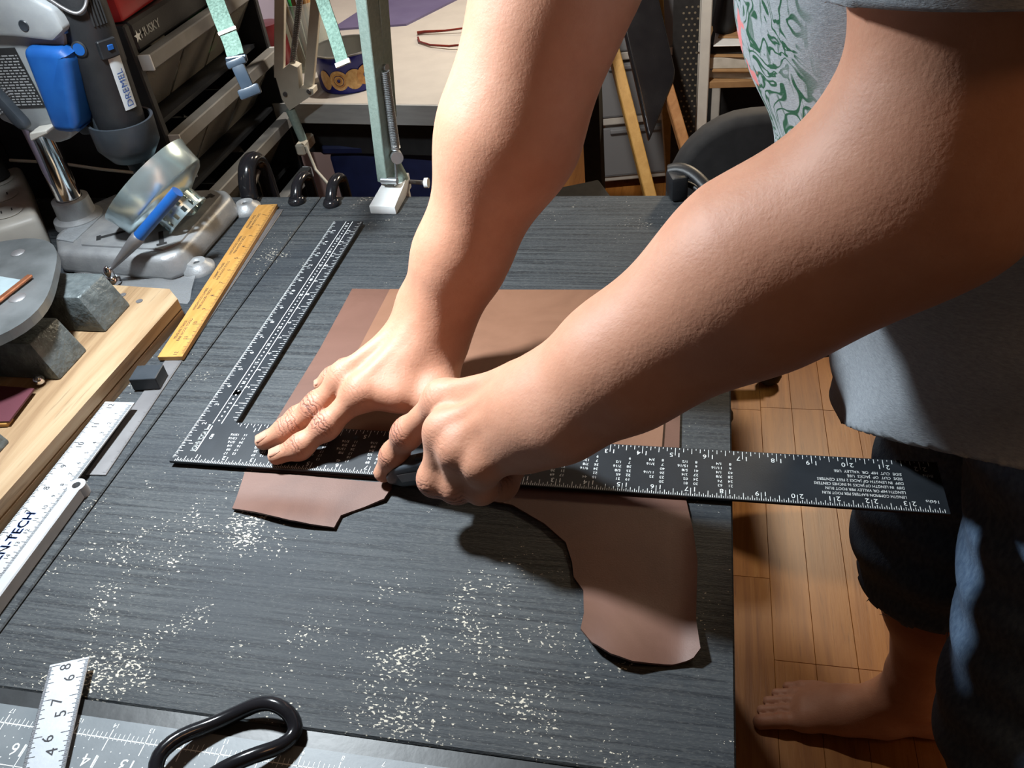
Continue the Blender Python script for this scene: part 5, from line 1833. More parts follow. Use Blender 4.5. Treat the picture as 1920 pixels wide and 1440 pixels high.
# ------------------------------------------------------------------ power strip by the wall
ps = empty('power_strip', V(-0.44, 0.40, TT), 'cream multi outlet power strip by the lavender wall', 'power strip')
rotz = Matrix.Rotation(math.radians(42), 3, 'Z')
pcn = V(-0.432, 0.392, 0.020)
MB().box(pcn, (0.060, 0.19, 0.046), rotz, bev=0.008, seg=3).build('body', M['cream'], ps, smooth=40)
for i in range(3):
    q = pcn + rotz @ Vector((0.0, -0.058 + i * 0.055, 0.0232))
    MB().lathe([(0.0, 0.0), (0.018, 0.0), (0.019, 0.0010), (0.0175, 0.0014), (0.0, 0.0014)], q, (0, 0, 1), 24).build('outlet', M['cream'], ps, smooth=40)
    mb = MB()
    for dx in (-0.006, 0.006):
        mb.box(q + rotz @ Vector((dx, 0.002, 0.0015)), (0.0016, 0.008, 0.0004), rotz)
    mb.build('outlet_slot', M['matblack'], ps)
plug = empty('black_plug', V(-0.398, 0.452, 0.03), 'black plug standing on the power strip behind the column', 'plug')
MB().lathe([(0.0, 0.0), (0.017, 0.0), (0.0185, 0.012), (0.016, 0.040), (0.010, 0.052), (0.0, 0.052)], pcn + rotz @ Vector((0.0, 0.058, 0.0245)), (-0.15, 0, 1), 20).build('body', M['matblack'], plug, smooth=40)
MB().tube([pcn + Vector((-0.055, 0.045, 0.07)), pcn + Vector((-0.06, 0.06, 0.12)), pcn + Vector((-0.075, 0.09, 0.16))], 0.0035, 8).build('cord', M['matblack'], plug, smooth=60)
cordp = [V(-0.40, 0.465, 0.034), V(-0.36, 0.470, 0.040), V(-0.31, 0.474, 0.030), V(-0.26, 0.472, 0.026), V(-0.22, 0.474, 0.024)]
o = MB().tube([V(-0.46, 0.458, 0.060), V(-0.40, 0.466, 0.052), V(-0.34, 0.470, 0.040), V(-0.28, 0.472, 0.032), V(-0.22, 0.474, 0.0285)], 0.0022, 8).build('extension_lead', M['beige'], loc=V(-0.34, 0.47, 0.02), smooth=60)
tag(o, 'thin beige flex running behind the chrome column', 'cord')
lp_ = [V(-0.232 + 0.030 * math.cos(t), 0.466 + 0.004 * math.sin(2 * t), 0.030 + 0.034 * math.sin(t)) for t in [math.pi * i / 14 for i in range(15)]]
o = MB().tube(lp_, 0.0016, 8).build('wire_loop', M['dull_steel'], loc=V(-0.232, 0.466, 0.025), smooth=60)
tag(o, 'thin steel wire loop standing behind the drill stand base', 'wire')

# ------------------------------------------------------------------ wall organiser
XO = -0.250
og = empty('parts_organiser', V(-0.39, 0.67, -0.30), 'black parts organiser with grey rails and clear tilt bins on the wall', 'organiser')
Y0, Y1 = 0.500, 0.846
ZB, ZTOP = -0.335, 0.208
MB().box(V(-0.513, (Y0 + Y1) / 2, (ZB + ZTOP) / 2), (0.022, Y1 - Y0, ZTOP - ZB)).build('back_panel', M['blackpl'], og)
for y in (Y0 + 0.006, Y1 - 0.006):
    MB().box(V((-0.502 + XO) / 2, y, (ZB + ZTOP) / 2), (XO + 0.502, 0.012, ZTOP - ZB), bev=0.002).build('side_panel', M['blackpl'], og)
MB().box(V((-0.502 + XO) / 2, (Y0 + Y1) / 2, ZTOP - 0.018), (XO + 0.502, Y1 - Y0 - 0.025, 0.036), bev=0.004).build('header', M['blackpl'], og)
MB().box(V((-0.502 + XO) / 2, (Y0 + Y1) / 2, ZB + 0.006), (XO + 0.502, Y1 - Y0 - 0.025, 0.012)).build('bottom_panel', M['blackpl'], og)
PIT = 0.1025
binw = (Y1 - Y0 - 0.028) / 3
for r in range(5):
    zt = 0.172 - r * PIT
    rail = MB().box(V(XO + 0.006, (Y0 + Y1) / 2, zt - 0.010), (0.019, Y1 - Y0 - 0.016, 0.018), bev=0.0015).build('rail', M['rail'], og)
    for y in (Y0 + 0.0072, Y1 - 0.0072):
        MB().box(V(XO + 0.006, y, zt - 0.010), (0.0205, 0.0030, 0.0192), bev=0.0008).build('rail_cap', M['white_enamel'], rail)
    MB().box(V(-0.385, (Y0 + Y1) / 2, zt - PIT + 0.006), (0.23, Y1 - Y0 - 0.026, 0.006)).build('shelf', M['blackpl'], og)
    for b_ in range(3):
        ya = Y0 + 0.014 + b_ * binw
        yb = ya + binw
        zb = zt - PIT + 0.012
        # clear sloping front of each tilt bin
        mb = MB()
        x1, x0 = XO - 0.004, XO - 0.052
        mb.add([V(x1, ya + 0.003, zt - 0.025), V(x1, yb - 0.003, zt - 0.025), V(x0, yb - 0.003, zb), V(x0, ya + 0.003, zb),
                V(x1 - 0.0018, ya + 0.003, zt - 0.025), V(x1 - 0.0018, yb - 0.003, zt - 0.025), V(x0 - 0.0018, yb - 0.003, zb), V(x0 - 0.0018, ya + 0.003, zb)],
               [(0, 1, 2, 3), (7, 6, 5, 4), (0, 4, 5, 1), (1, 5, 6, 2), (2, 6, 7, 3), (3, 7, 4, 0)])
        mb.build('bin_front', M['bin'], og)
        # dark wedge wall between bins
        wd = MB()
        wd.add([V(x1, ya - 0.0015, zt - 0.024), V(x0 - 0.004, ya - 0.0015, zb), V(-0.49, ya - 0.0015, zb), V(-0.49, ya - 0.0015, zt - 0.024),
                V(x1, ya + 0.0015, zt - 0.024), V(x0 - 0.004, ya + 0.0015, zb), V(-0.49, ya + 0.0015, zb), V(-0.49, ya + 0.0015, zt - 0.024)],
               [(0, 1, 2, 3), (7, 6, 5, 4), (0, 4, 5, 1), (1, 5, 6, 2), (2, 6, 7, 3), (3, 7, 4, 0)])
        wd.build('bin_wall', M['charcoal'], og)
mb = MB()
mb.text('HUSKY', V(XO + 0.0008, 0.549, 0.1900), (0, 1, 0), (0, 0, 1), 0.0150)
mb.text('HUSKY', V(XO + 0.0008, 0.5496, 0.1900), (0, 1, 0), (0, 0, 1), 0.0150)
st_ = []
for i in range(10):
    r = 0.0075 if i % 2 == 0 else 0.0032
    st_.append(V(XO + 0.0008, 0.5195 + r * math.cos(i * math.pi / 5 + 0.3), 0.1900 + r * math.sin(i * math.pi / 5 + 0.3)))
mb.add(st_, [tuple(range(10))])
mb.build('brand_text', M['white_ink'], og)
# contents of the bins
def disc(name, c, r, th, mat, label, cat, axis=(1, -0.1, 0.35)):
    o = MB().lathe([(r * 0.32, -th / 2), (r, -th / 2), (r, th / 2), (r * 0.32, th / 2)], c, axis, 30, closed=True).build(name, mat, loc=c, smooth=40)
    return tag(o, label, cat)
zrow = lambda r: 0.172 - r * PIT - PIT + 0.010
disc('tape_roll', V(-0.332, 0.650, zrow(0) + 0.040), 0.036, 0.030, M['creamtape'], 'cream tape roll in the middle bin below the organiser header', 'tape roll')
disc('tape_roll', V(-0.334, 0.570, zrow(0) + 0.040), 0.036, 0.030, M['paper'], 'pale grey tape roll in the top bin under the organiser lettering', 'tape roll')
disc('lid', V(-0.332, 0.775, zrow(0) + 0.040), 0.037, 0.020, M['green'], 'round green lid in the top bin beside the desk', 'lid')
r4 = random.Random(11)
cols = ['rust', 'copper', 'dull_steel', 'bark', 'paper', 'steel']
desc = {'rust': 'bronze', 'copper': 'coppery', 'dull_steel': 'dull steel', 'bark': 'brown wooden', 'paper': 'pale', 'steel': 'bright steel'}
for r in range(1, 5):
    for b_ in range(3):
        ya = Y0 + 0.014 + (b_ + 0.5) * binw
        mt_ = cols[(r * 3 + b_ * 2) % 6]
        c = V(-0.352, ya, zrow(r) + 0.0085)
        o = MB().lathe([(0.0, 0.0), (0.030, 0.0), (0.036, 0.012), (0.028, 0.026 + 0.006 * b_), (0.018, 0.032 + 0.006 * b_), (0.020, 0.035), (0.0, 0.035 + 0.004 * b_)], c, (0, 0, 1), 20).build('parts_cup', M[mt_], loc=c, smooth=40)
        tag(o, desc[mt_] + ' parts cup in the ' + ('second', 'third', 'fourth', 'lowest')[r - 1] + ' bin row, ' + ('end nearest the drill stand', 'middle bin', 'end nearest the desk')[b_], 'cup', 'cups inside the organiser bins')
o = MB().box(V(-0.340, 0.640, ZTOP + 0.026), (0.15, 0.27, 0.052), Matrix.Rotation(math.radians(4), 3, 'Z'), bev=0.006, seg=2).build('red_case', M['red'], loc=V(-0.34, 0.64, ZTOP), smooth=40)
tag(o, 'red plastic case lying on top of the parts organiser', 'case')

# ------------------------------------------------------------------ clamps on the far table edge
def hook_clamp(x, y, h, w_, yaw, label, scale=1.0):
    root = empty('edge_clamp', V(x, y, TT), label, 'clamp', 'dark rubber coated clamps on the far table edge')
    R_ = Matrix.Rotation(yaw, 3, 'Z')
    base = V(x, y, TT)
    P = lambda a, z: base + R_ @ Vector((0, a * scale, 0)) + Vector((0, 0, z * scale))
    pts = [P(0.0, 0.006), P(0.004, h * 0.55), P(0.014, h * 0.90), P(0.028, h), P(0.040, h * 0.85), P(0.046, h * 0.45), P(0.047, -0.02), P(0.046, -0.06)]
    sp = []
    for i in range(len(pts) - 1):
        for k_ in range(4):
            t = k_ / 4
            a, b_, c, d = pts[max(i - 1, 0)], pts[i], pts[i + 1], pts[min(i + 2, len(pts) - 1)]
            sp.append(0.5 * ((2 * b_) + (c - a) * t + (2 * a - 5 * b_ + 4 * c - d) * t * t + (3 * b_ - a - 3 * c + d) * t ** 3))
    MB().tube(sp, w_ * scale, 12, flat=(R_ @ Vector((1, 0, 0)), 1.25)).build('jaw', M['glossblack'], root, smooth=60)
    MB().lathe([(0.0, 0.0), (0.0105 * scale, 0.0), (0.0115 * scale, 0.003), (0.0085 * scale, 0.008), (0.0, 0.009)], base, (0, 0, 1), 18).build('pad', M['glossblack'], root, smooth=60)
    MB().tube([P(0.004, 0.010), P(0.022, 0.016), P(0.036, 0.022)], 0.0030 * scale, 8).build('spring_arm', M['dull_steel'], root, smooth=60)
hook_clamp(-0.072, 0.464, 0.021, 0.0058, 0.0, 'small dark clamp on the table edge next to the yellow ruler end')
hook_clamp(-0.022, 0.458, 0.021, 0.0058, 0.0, 'small dark clamp on the table edge between groove and lamp')
hook_clamp(-0.137, 0.466, 0.040, 0.0085, 0.0, 'large dark clamp on the table edge behind the drill stand', 1.1)
# spring clamp by the chair: flat plastic handle
sc_ = empty('spring_clamp', V(0.405, 0.470, TT), 'dark grey plastic spring clamp on the table edge by the black chair', 'clamp')
def arc_handle(z0):
    pts = []
    for i in range(16):
        t = i / 15
        pts.append(V(0.394 + 0.062 * t, 0.486 - 0.055 * t * t, z0 + 0.026 * math.sin(min(1, 0.35 + t * 0.65) * math.pi) ** 1.0))
    return pts
MB().tube(arc_handle(0.0), 0.0052, 10, flat=((0, 1, 0.3), 1.5)).build('handle', M['blackpl'], sc_, smooth=60)
MB().tube([p + Vector((0.004, -0.004, -0.016)) for p in arc_handle(0.0)][1:-2], 0.0035, 8).build('handle_web', M['blackpl'], sc_, smooth=60)
MB().box(V(0.404, 0.476, 0.010), (0.020, 0.030, 0.030), Matrix.Rotation(0.3, 3, 'Z'), bev=0.004, seg=2).build('jaw', M['blackpl'], sc_, smooth=40)

# ------------------------------------------------------------------ mint swing-arm lamp (the key light hangs from it)
lm = empty('swing_arm_lamp', V(0.055, 0.46, TT), 'mint green swing arm lamp with white clamp foot on the table edge', 'lamp')
bm = bmesh.new()
top = [V(0.0370, 0.4350, 0.0048), V(0.0710, 0.4330, 0.0048), V(0.0700, 0.5050, 0.0140), V(0.0420, 0.5060, 0.0140)]
vs = [bm.verts.new(p) for p in top] + [bm.verts.new(Vector((p.x, p.y, ZT + TT))) for p in top]
for f in ((0, 1, 2, 3), (7, 6, 5, 4), (0, 4, 5, 1), (1, 5, 6, 2), (2, 6, 7, 3), (3, 7, 4, 0)):
    bm.faces.new([vs[i] for i in f])
bmesh.ops.recalc_face_normals(bm, faces=bm.faces)
bmesh.ops.bevel(bm, geom=list(bm.edges), offset=0.0012, segments=2, affect='EDGES', profile=0.5)
mb = MB()
mb.add_bm(bm)
mb.box(V(0.056, 0.498, -0.030), (0.024, 0.010, 0.060), bev=0.002)
mb.build('clamp_foot', M['white_enamel'], lm, smooth=30)
MB().cyl(V(0.068, 0.500, 0.004), V(0.092, 0.500, 0.002), 0.0028, n=10).build('thumb_screw', M['dull_steel'], lm, smooth=40)
MB().cyl(V(0.090, 0.500, 0.002), V(0.095, 0.500, 0.002), 0.0065, n=14).build('screw_knob', M['white_enamel'], lm, smooth=40)
MB().lathe([(0.013, 0.010), (0.012, 0.016), (0.008, 0.030), (0.0075, 0.062), (0.0, 0.064)], V(0.058, 0.494, 0), (0.0, 0, 1), 20).build('swivel_post', M['mint'], lm, smooth=50)
def chan(a, b_, wd, dp, name, mat):
    a, b_ = Vector(a), Vector(b_)
    d = (b_ - a).normalized()
    s = (Vector((0.92, -0.35, 0)) - d * Vector((0.92, -0.35, 0)).dot(d)).normalized()
    rot = Matrix((s, d.cross(s), d)).transposed()
    return MB().box((a + b_) / 2, (wd, dp, (b_ - a).length), rot, bev=0.0008).build(name, mat, lm)
e0, e1 = V(0.0480, 0.482, 0.016), V(0.1130, 0.4250, 0.470)
chan(e0, e1, 0.0150, 0.020, 'lower_arm', M['mint'])
chan(e0 + Vector((0.016, 0.010, 0.075)), e1 + Vector((0.016, 0.010, -0.01)), 0.0100, 0.016, 'lower_arm_back', M['mint'])
def spring(a, b_, r, turns, wr, name):
    a, b_ = Vector(a), Vector(b_)
    u, w_ = perp(b_ - a)
    pts = []
    n = turns * 10
    for i in range(n + 1):
        t = i / n
        an = 2 * math.pi * turns * t
        pts.append(a + (b_ - a) * t + u * (r * math.cos(an)) + w_ * (r * math.sin(an)))
    return MB().tube(pts, wr, 5, caps=True).build(name, M['steel'], lm, smooth=60)
spring(V(0.0690, 0.478, 0.058), V(0.0790, 0.466, 0.157), 0.0052, 46, 0.0008, 'spring')
MB().cyl(V(0.0650, 0.484, 0.048), V(0.0720, 0.470, 0.050), 0.0075, n=16).build('lower_pivot', M['steel'], lm, smooth=40)
MB().cyl(V(0.0660, 0.474, 0.160), V(0.0830, 0.466, 0.160), 0.0038, n=12).build('spring_pin', M['steel'], lm, smooth=40)
MB().tube([V(0.066, 0.478, 0.046), V(0.064, 0.474, 0.020), V(0.060, 0.474, 0.012)], 0.0016, 6).build('tension_wire', M['steel'], lm, smooth=60)
MB().cyl(V(0.045, 0.472, 0.020), V(0.066, 0.470, 0.020), 0.0042, n=12).build('base_bolt', M['steel'], lm, smooth=40)
hd = Vector(KEY) + Vector((0.02, 0.05, 0.03))
chan(e1 + Vector((0, 0, -0.01)), hd + Vector((-0.015, 0.02, 0.085)), 0.015, 0.018, 'upper_arm', M['mint'])
MB().cyl(e1 + Vector((-0.012, 0, 0)), e1 + Vector((0.03, 0.008, 0)), 0.013, n=18).build('elbow', M['steel'], lm, smooth=40)
kd_ = (KEY_AIM - KEY).normalized()
kc = KEY - kd_ * 0.004
MB().lathe([(0.066, 0.020), (0.064, 0.0), (0.058, -0.030), (0.035, -0.065), (0.018, -0.080), (0.0, -0.082), (0.0, -0.079), (0.016, -0.077), (0.033, -0.062), (0.055, -0.028), (0.061, 0.0), (0.063, 0.020)], kc, kd_, 40, closed=False).build('shade', M['mint'], lm, smooth=60)
MB().lathe([(0.0, -0.012), (0.048, -0.012), (0.046, -0.022), (0.0, -0.024)], kc, kd_, 32).build('diffuser', M['bulb'], lm, smooth=60)
MB().cyl(kc - kd_ * 0.078, hd + Vector((-0.015, 0.02, 0.085)), 0.008, n=14).build('head_joint', M['steel'], lm, smooth=40)

# straps hanging from the lamp arm
def strap(name, pts, side, wd, label):
    root = empty(name, pts[-1], label, 'strap')
    n_ = len(pts)
    sp = []
    for i in range(n_ - 1):
        for k_ in range(6):
            t = k_ / 6
            a, b_, c, d = pts[max(i - 1, 0)], pts[i], pts[i + 1], pts[min(i + 2, n_ - 1)]
            sp.append(0.5 * ((2 * b_) + (c - a) * t + (2 * a - 5 * b_ + 4 * c - d) * t * t + (3 * b_ - a - 3 * c + d) * t ** 3))
    sp.append(pts[-1])
    MB().ribbon(sp, side, wd, 0.0018).build('webbing', M['strap'], root)
    return root
sA = [V(0.008, 0.385, 0.650), V(-0.045, 0.365, 0.480), V(-0.036, 0.352, 0.330), V(-0.026, 0.340, 0.265), V(-0.014, 0.325, 0.240), V(-0.0095, 0.317, 0.2285)]
r1 = strap('buckle_strap', sA, (1, 0.35, 0.12), 0.0165, 'mint webbing strap with a dark buckle hanging from the lamp arm')
MB().box(V(-0.0085, 0.3150, 0.2255), (0.020, 0.004, 0.007), Matrix.Rotation(0.3, 3, 'Z'), bev=0.001).build('buckle_bar', M['bluegrey'], r1)
bk = V(-0.0040, 0.3090, 0.2105)
q_ = (Vector((0.014, -0.012, -0.040))).normalized()
sd = (Vector((1, 0.35, 0.12)) - q_ * Vector((1, 0.35, 0.12)).dot(q_)).normalized()
rot = Matrix((sd, q_.cross(sd), -q_)).transposed()
mb = MB()
mb.box(bk, (0.0125, 0.005, 0.030), rot, bev=0.0015, seg=2)
mb.box(bk + q_ * 0.014, (0.022, 0.006, 0.010), rot, bev=0.0022, seg=2)
mb.box(bk - q_ * 0.014, (0.019, 0.006, 0.007), rot, bev=0.0015, seg=2)
mb.build('buckle_tongue', M['bluegrey'], r1, smooth=40)
MB().ribbon([sA[-3] * 0.35 + sA[-2] * 0.65, sA[-3] * 0.25 + sA[-2] * 0.75], (1, 0.35, 0.12), 0.0178, 0.0026).build('stitching', M['thread'], r1)
sB = [V(0.012, 0.390, 0.650), V(0.040, 0.392, 0.470), V(0.058, 0.380, 0.330), V(0.070, 0.365, 0.262), V(0.082, 0.346, 0.238), V(0.0930, 0.327, 0.2120)]
r2 = strap('plain_strap', sB, (1, 0.25, 0.35), 0.0125, 'mint webbing strap end with white stitching hanging in front of the cookie tin')
MB().ribbon([sB[-2] * 0.12 + sB[-1] * 0.88, sB[-1]], (1, 0.25, 0.35), 0.0150, 0.0028).build('stitching', M['thread'], r2)

# ------------------------------------------------------------------ back desk and the things on it
DZ = -0.020
dk = empty('back_desk', V(-0.05, 1.15, -ZT), 'off white laminate desk with grey edge beyond the work table', 'desk')
rd = Matrix.Rotation(math.radians(-5.5), 3, 'Z')
dc = Vector((-0.162, 1.145, 0))
W2, D2 = 0.355, 0.320
def dp(a, b_, z):
    p = rd @ Vector((a, b_, 0)) + dc
    return Vector((p.x, p.y, z + ZT))
def dbox(a0, a1, b0, b1, z0, z1, name, mat, par=None, bev=0.001):
    c = dp((a0 + a1) / 2, (b0 + b1) / 2, (z0 + z1) / 2)
    return MB().box(c, (a1 - a0, b1 - b0, z1 - z0), rd, bev=bev).build(name, mat, par or dk)
dbox(-0.29, W2, -D2 + 0.003, D2, DZ - 0.034, DZ, 'top', M['desk'])
dbox(-0.29, W2, -D2, -D2 + 0.003, DZ - 0.034, DZ - 0.0005, 'front_edging', M['deskedge'], bev=0.0005)
for a in (-0.27, W2 - 0.03):
    for b_ in (-D2 + 0.03, D2 - 0.03):
        dbox(a - 0.02, a + 0.02, b_ - 0.02, b_ + 0.02, -ZT, DZ - 0.034, 'leg', M['matblack'])
dbox(-0.25, W2 - 0.05, -D2 + 0.05, -D2 + 0.07, DZ - 0.11, DZ - 0.034, 'apron', M['matblack'])

tn = empty('cookie_tin', V(-0.157, 0.908, DZ), 'open blue round cookie tin with printed cookies on the desk', 'tin')
tc_ = V(-0.156, 0.912, DZ)
TR, TH = 0.0560, 0.062
MB().lathe([(0.0, 0.0006), (TR * 0.90, 0.0006), (TR * 0.93, 0.004), (TR * 0.985, TH * 0.80), (TR, TH * 0.82), (TR, TH), (TR * 0.975, TH), (TR * 0.955, TH * 0.80), (TR * 0.90, 0.005), (0.0, 0.004)], tc_, (0, 0, 1), 48).build('body', M['tinblue'], tn, smooth=40)
MB().lathe([(TR * 0.955, TH * 0.985), (TR * 0.945, TH * 0.80), (TR * 0.89, 0.0065), (0.0, 0.0062)], tc_, (0, 0, 1), 48).build('lining', M['tin_in'], tn, smooth=40)
MB().lathe([(TR * 1.012, TH - 0.0012), (TR * 1.012, TH + 0.0010), (TR * 0.95, TH + 0.0010), (TR * 0.95, TH - 0.0012)], tc_, (0, 0, 1), 48, closed=True).build('rolled_rim', M['tin_in'], tn, smooth=40)
def on_tin(a, h, out=0.0006):
    r = TR * (0.93 + 0.055 * h / (TH * 0.8)) + out
    return tc_ + Vector((r * math.cos(a), r * math.sin(a), h))
def cookie(a, h, ra, rh, mat, name, out=0.0006, n=22, hole=0.0):
    mb = MB()
    vs = [on_tin(a + ra * math.cos(t), h + rh * math.sin(t), out) for t in [2 * math.pi * i / n for i in range(n)]]
    if hole:
        vs += [on_tin(a + ra * hole * math.cos(t), h + rh * hole * math.sin(t), out) for t in [2 * math.pi * i / n for i in range(n)]]
        fs = [(i, (i + 1) % n, n + (i + 1) % n, n + i) for i in range(n)]
    else:
        vs.append(on_tin(a, h, out))
        fs = [(i, (i + 1) % n, n) for i in range(n)]
    mb.add(vs, fs)
    return mb.build(name, mat, tn)
fa = math.atan2(-0.433 - 0.912, 0.427 + 0.156)
for i, (da, ra) in enumerate(((-0.85, 0.20), (-0.38, 0.30), (0.10, 0.29), (0.48, 0.28))):
    if i == 1:
        for k_ in range(3):
            cookie(fa + da, 0.024, ra * (1 - k_ * 0.26), 0.0165 * (1 - k_ * 0.26), (M['cookie_light'], M['cookie'])[k_ % 2], 'cookie_print', 0.0006 + k_ * 0.0002, hole=0.74)
        cookie(fa + da, 0.024, ra * 0.36, 0.0165 * 0.36, M['cookie'], 'cookie_print', 0.0008, hole=0.5)
    else:
        cookie(fa + da, 0.024 + (0.003 if i == 3 else 0), ra, 0.0165, (M['cookie_light'], M['cookie'])[i == 3], 'cookie_print', 0.0006 + i * 0.00012, hole=0.28 if i == 3 else 0)

jr = empty('brush_jar', V(-0.270, 1.00, DZ), 'glass jar full of wooden brush handles behind the cookie tin', 'jar')
jc = V(-0.262, 1.005, DZ)
MB().lathe([(0.0, 0.001), (0.036, 0.001), (0.039, 0.006), (0.039, 0.085), (0.034, 0.095), (0.034, 0.112), (0.032, 0.112), (0.032, 0.094), (0.037, 0.084), (0.037, 0.007), (0.0, 0.004)], jc, (0, 0, 1), 32).build('glass', M['glass'], jr, smooth=40)
rj = random.Random(2)
for i in range(11):
    a = rj.uniform(0, 6.28)
    r0, r1_ = rj.uniform(0.004, 0.022), rj.uniform(0.014, 0.040)
    p0 = jc + Vector((r0 * math.cos(a), r0 * math.sin(a), 0.007))
    p1 = jc + Vector((r1_ * math.cos(a) * 0.95, r1_ * math.sin(a) * 0.95, rj.uniform(0.15, 0.20)))
    o = MB().cyl(p0, p1, 0.0035, 0.0045, n=8).build('brush', M['green'] if i == 3 else (M['bark'], M['brownwood'], M['easel'])[i % 3], loc=p0, smooth=40)
    tag(o, 'green handled brush standing in the glass jar' if i == 3 else ('pale brown', 'dark brown', 'golden')[i % 3] + ' brush handle standing in the glass jar', 'brush', 'brushes in the glass jar')
o = MB().lathe([(0.0, 0.0), (0.030, 0.0), (0.033, 0.006), (0.033, 0.07), (0.026, 0.082), (0.024, 0.095), (0.0, 0.096)], V(-0.3050, 0.945, DZ), (0, 0, 1), 28).build('red_jar', M['darkred'], loc=V(-0.305, 0.945, DZ), smooth=40)
tag(o, 'dark red jar beside the glass brush jar', 'jar')

gl = empty('eyeglasses', V(-0.02, 1.09, DZ), 'reddish brown folded eyeglasses on the white desk', 'glasses')
g = lambda x, y, z=0.004: V(x, y, DZ + z)
MB().tube([g(-0.105, 1.150, 0.004), g(-0.090, 1.152, 0.005), g(-0.050, 1.150, 0.006), g(0.000, 1.150, 0.010), g(0.042, 1.155, 0.016)], [0.0034, 0.0030, 0.0020, 0.0018, 0.0022], 8).build('temple', M['tortoise'], gl, smooth=60)
MB().tube([g(-0.098, 1.128, 0.003), g(-0.088, 1.102, 0.003), g(-0.060, 1.078, 0.004), g(-0.020, 1.062, 0.006), g(0.035, 1.052, 0.012)], [0.0018, 0.0022, 0.0022, 0.0020, 0.0022], 8).build('temple', M['tortoise'], gl, smooth=60)
for yy in (1.078, 1.130):
    MB().tube([V(0.046, yy + 0.022 * math.cos(t), DZ + 0.0175 + 0.0155 * math.sin(t)) for t in [2 * math.pi * i / 24 for i in range(25)]], 0.0018, 8, caps=False).build('rim', M['tortoise'], gl, smooth=60)
MB().tube([V(0.046, 1.099, DZ + 0.022), V(0.045, 1.104, DZ + 0.025), V(0.046, 1.109, DZ + 0.022)], 0.0018, 8).build('bridge', M['tortoise'], gl, smooth=60)

o = MB().prism([(-0.30, 1.20), (-0.145, 1.21), (-0.055, 1.42), (-0.25, 1.46)], ZT + DZ, ZT + DZ + 0.004).build('purple_folder', pm('purple_card', (0.10, 0.085, 0.16), (0.085, 0.07, 0.14), 20, 0.6), loc=V(-0.18, 1.32, DZ))
tag(o, 'dark purple folder lying on the white desk behind the jar', 'folder')

# beige swing-arm lamp clamped to the desk corner
bl_ = empty('beige_lamp', V(-0.215, 0.845, -0.05), 'beige swing arm lamp clamped at the desk corner beside the organiser', 'lamp')
YB_ = 0.795
def bpx(x, z, dy=0.0):
    k_ = (YB_ + dy + 0.4334) / (0.72 + 0.4334)
    return Vector((0.4269 + (x - 0.4269) * k_, YB_ + dy, ZT + 0.4736 + (z - 0.4736) * k_))
def slat(a, b_, wd, th, name):
    d = (b_ - a).normalized()
    s = Vector((0, 1, 0)).cross(d).normalized()
    rot = Matrix((s, d.cross(s), d)).transposed()
    return MB().box((a + b_) / 2, (wd, th, (b_ - a).length), rot, bev=0.0008).build(name, M['beige'], bl_)
A0, A1 = bpx(-0.184, 0.062), bpx(-0.150, 0.172)
d1 = (A1 - A0)
slat(A0, A0 + d1 * 3.2, 0.0150, 0.010, 'front_arm')
B0, B1 = bpx(-0.142, 0.046, 0.010), bpx(-0.097, 0.168, 0.010)
slat(B0, B0 + (B1 - B0) * 2.9, 0.0150, 0.010, 'rear_arm')
def spr(a, b_, r, turns, wr):
    u, w_ = perp(b_ - a)
    n = turns * 8
    return MB().tube([a + (b_ - a) * (i / n) + u * (r * math.cos(2 * math.pi * turns * i / n)) + w_ * (r * math.sin(2 * math.pi * turns * i / n)) for i in range(n + 1)], wr, 5).build('spring', M['dull_steel'], bl_, smooth=60)
spr(bpx(-0.163, 0.070, 0.004), bpx(-0.118, 0.178, 0.004), 0.0042, 44, 0.0008)
xzp = [bpx(-0.190, 0.066, -0.006), bpx(-0.163, 0.082, -0.006), bpx(-0.152, 0.076, -0.006), bpx(-0.158, 0.045, -0.006), bpx(-0.136, 0.044, -0.006), bpx(-0.137, 0.036, -0.006), bpx(-0.183, 0.012, -0.006), bpx(-0.190, 0.030, -0.006)]
mb = MB()
nn_ = len(xzp)
mb.add(xzp + [p + Vector((0, 0.018, 0)) for p in xzp], [tuple(range(nn_)), tuple(range(2 * nn_ - 1, nn_ - 1, -1))] + [(i, (i + 1) % nn_, nn_ + (i + 1) % nn_, nn_ + i) for i in range(nn_)])
mb.build('pivot_bracket', M['beige'], bl_)
for x, z in ((-0.182, 0.038), (-0.143, 0.041)):
    p = bpx(x, z, -0.0065)
    MB().cyl(p, p + Vector((0, -0.003, 0)), 0.0034, n=12).build('rivet', M['dull_steel'], bl_, smooth=40)
MB().cyl(bpx(-0.181, 0.014), bpx(-0.174, -0.035), 0.0080, 0.0070, n=14).build('post', M['mint'], bl_, smooth=40)
MB().box(bpx(-0.172, -0.042, 0.024), (0.016, 0.050, 0.020), bev=0.003).build('clamp', M['beige'], bl_)
bdir = (BEIGE_AIM - BEIGE).normalized()
hl = A0 + d1 * 3.2
hb_ = BEIGE - bdir * 0.075
slat(hl, hb_ + Vector((0, 0, 0.02)), 0.014, 0.010, 'upper_arm')
MB().lathe([(0.060, 0.018), (0.057, 0.0), (0.045, -0.035), (0.018, -0.070), (0.0, -0.074), (0.0, -0.071), (0.016, -0.067), (0.042, -0.033), (0.054, 0.0), (0.057, 0.018)], BEIGE - bdir * 0.004, bdir, 36).build('shade', M['beige'], bl_, smooth=60)
MB().lathe([(0.0, -0.010), (0.042, -0.010), (0.040, -0.018), (0.0, -0.020)], BEIGE - bdir * 0.004, bdir, 28).build('diffuser', M['bulb_warm'], bl_, smooth=60)
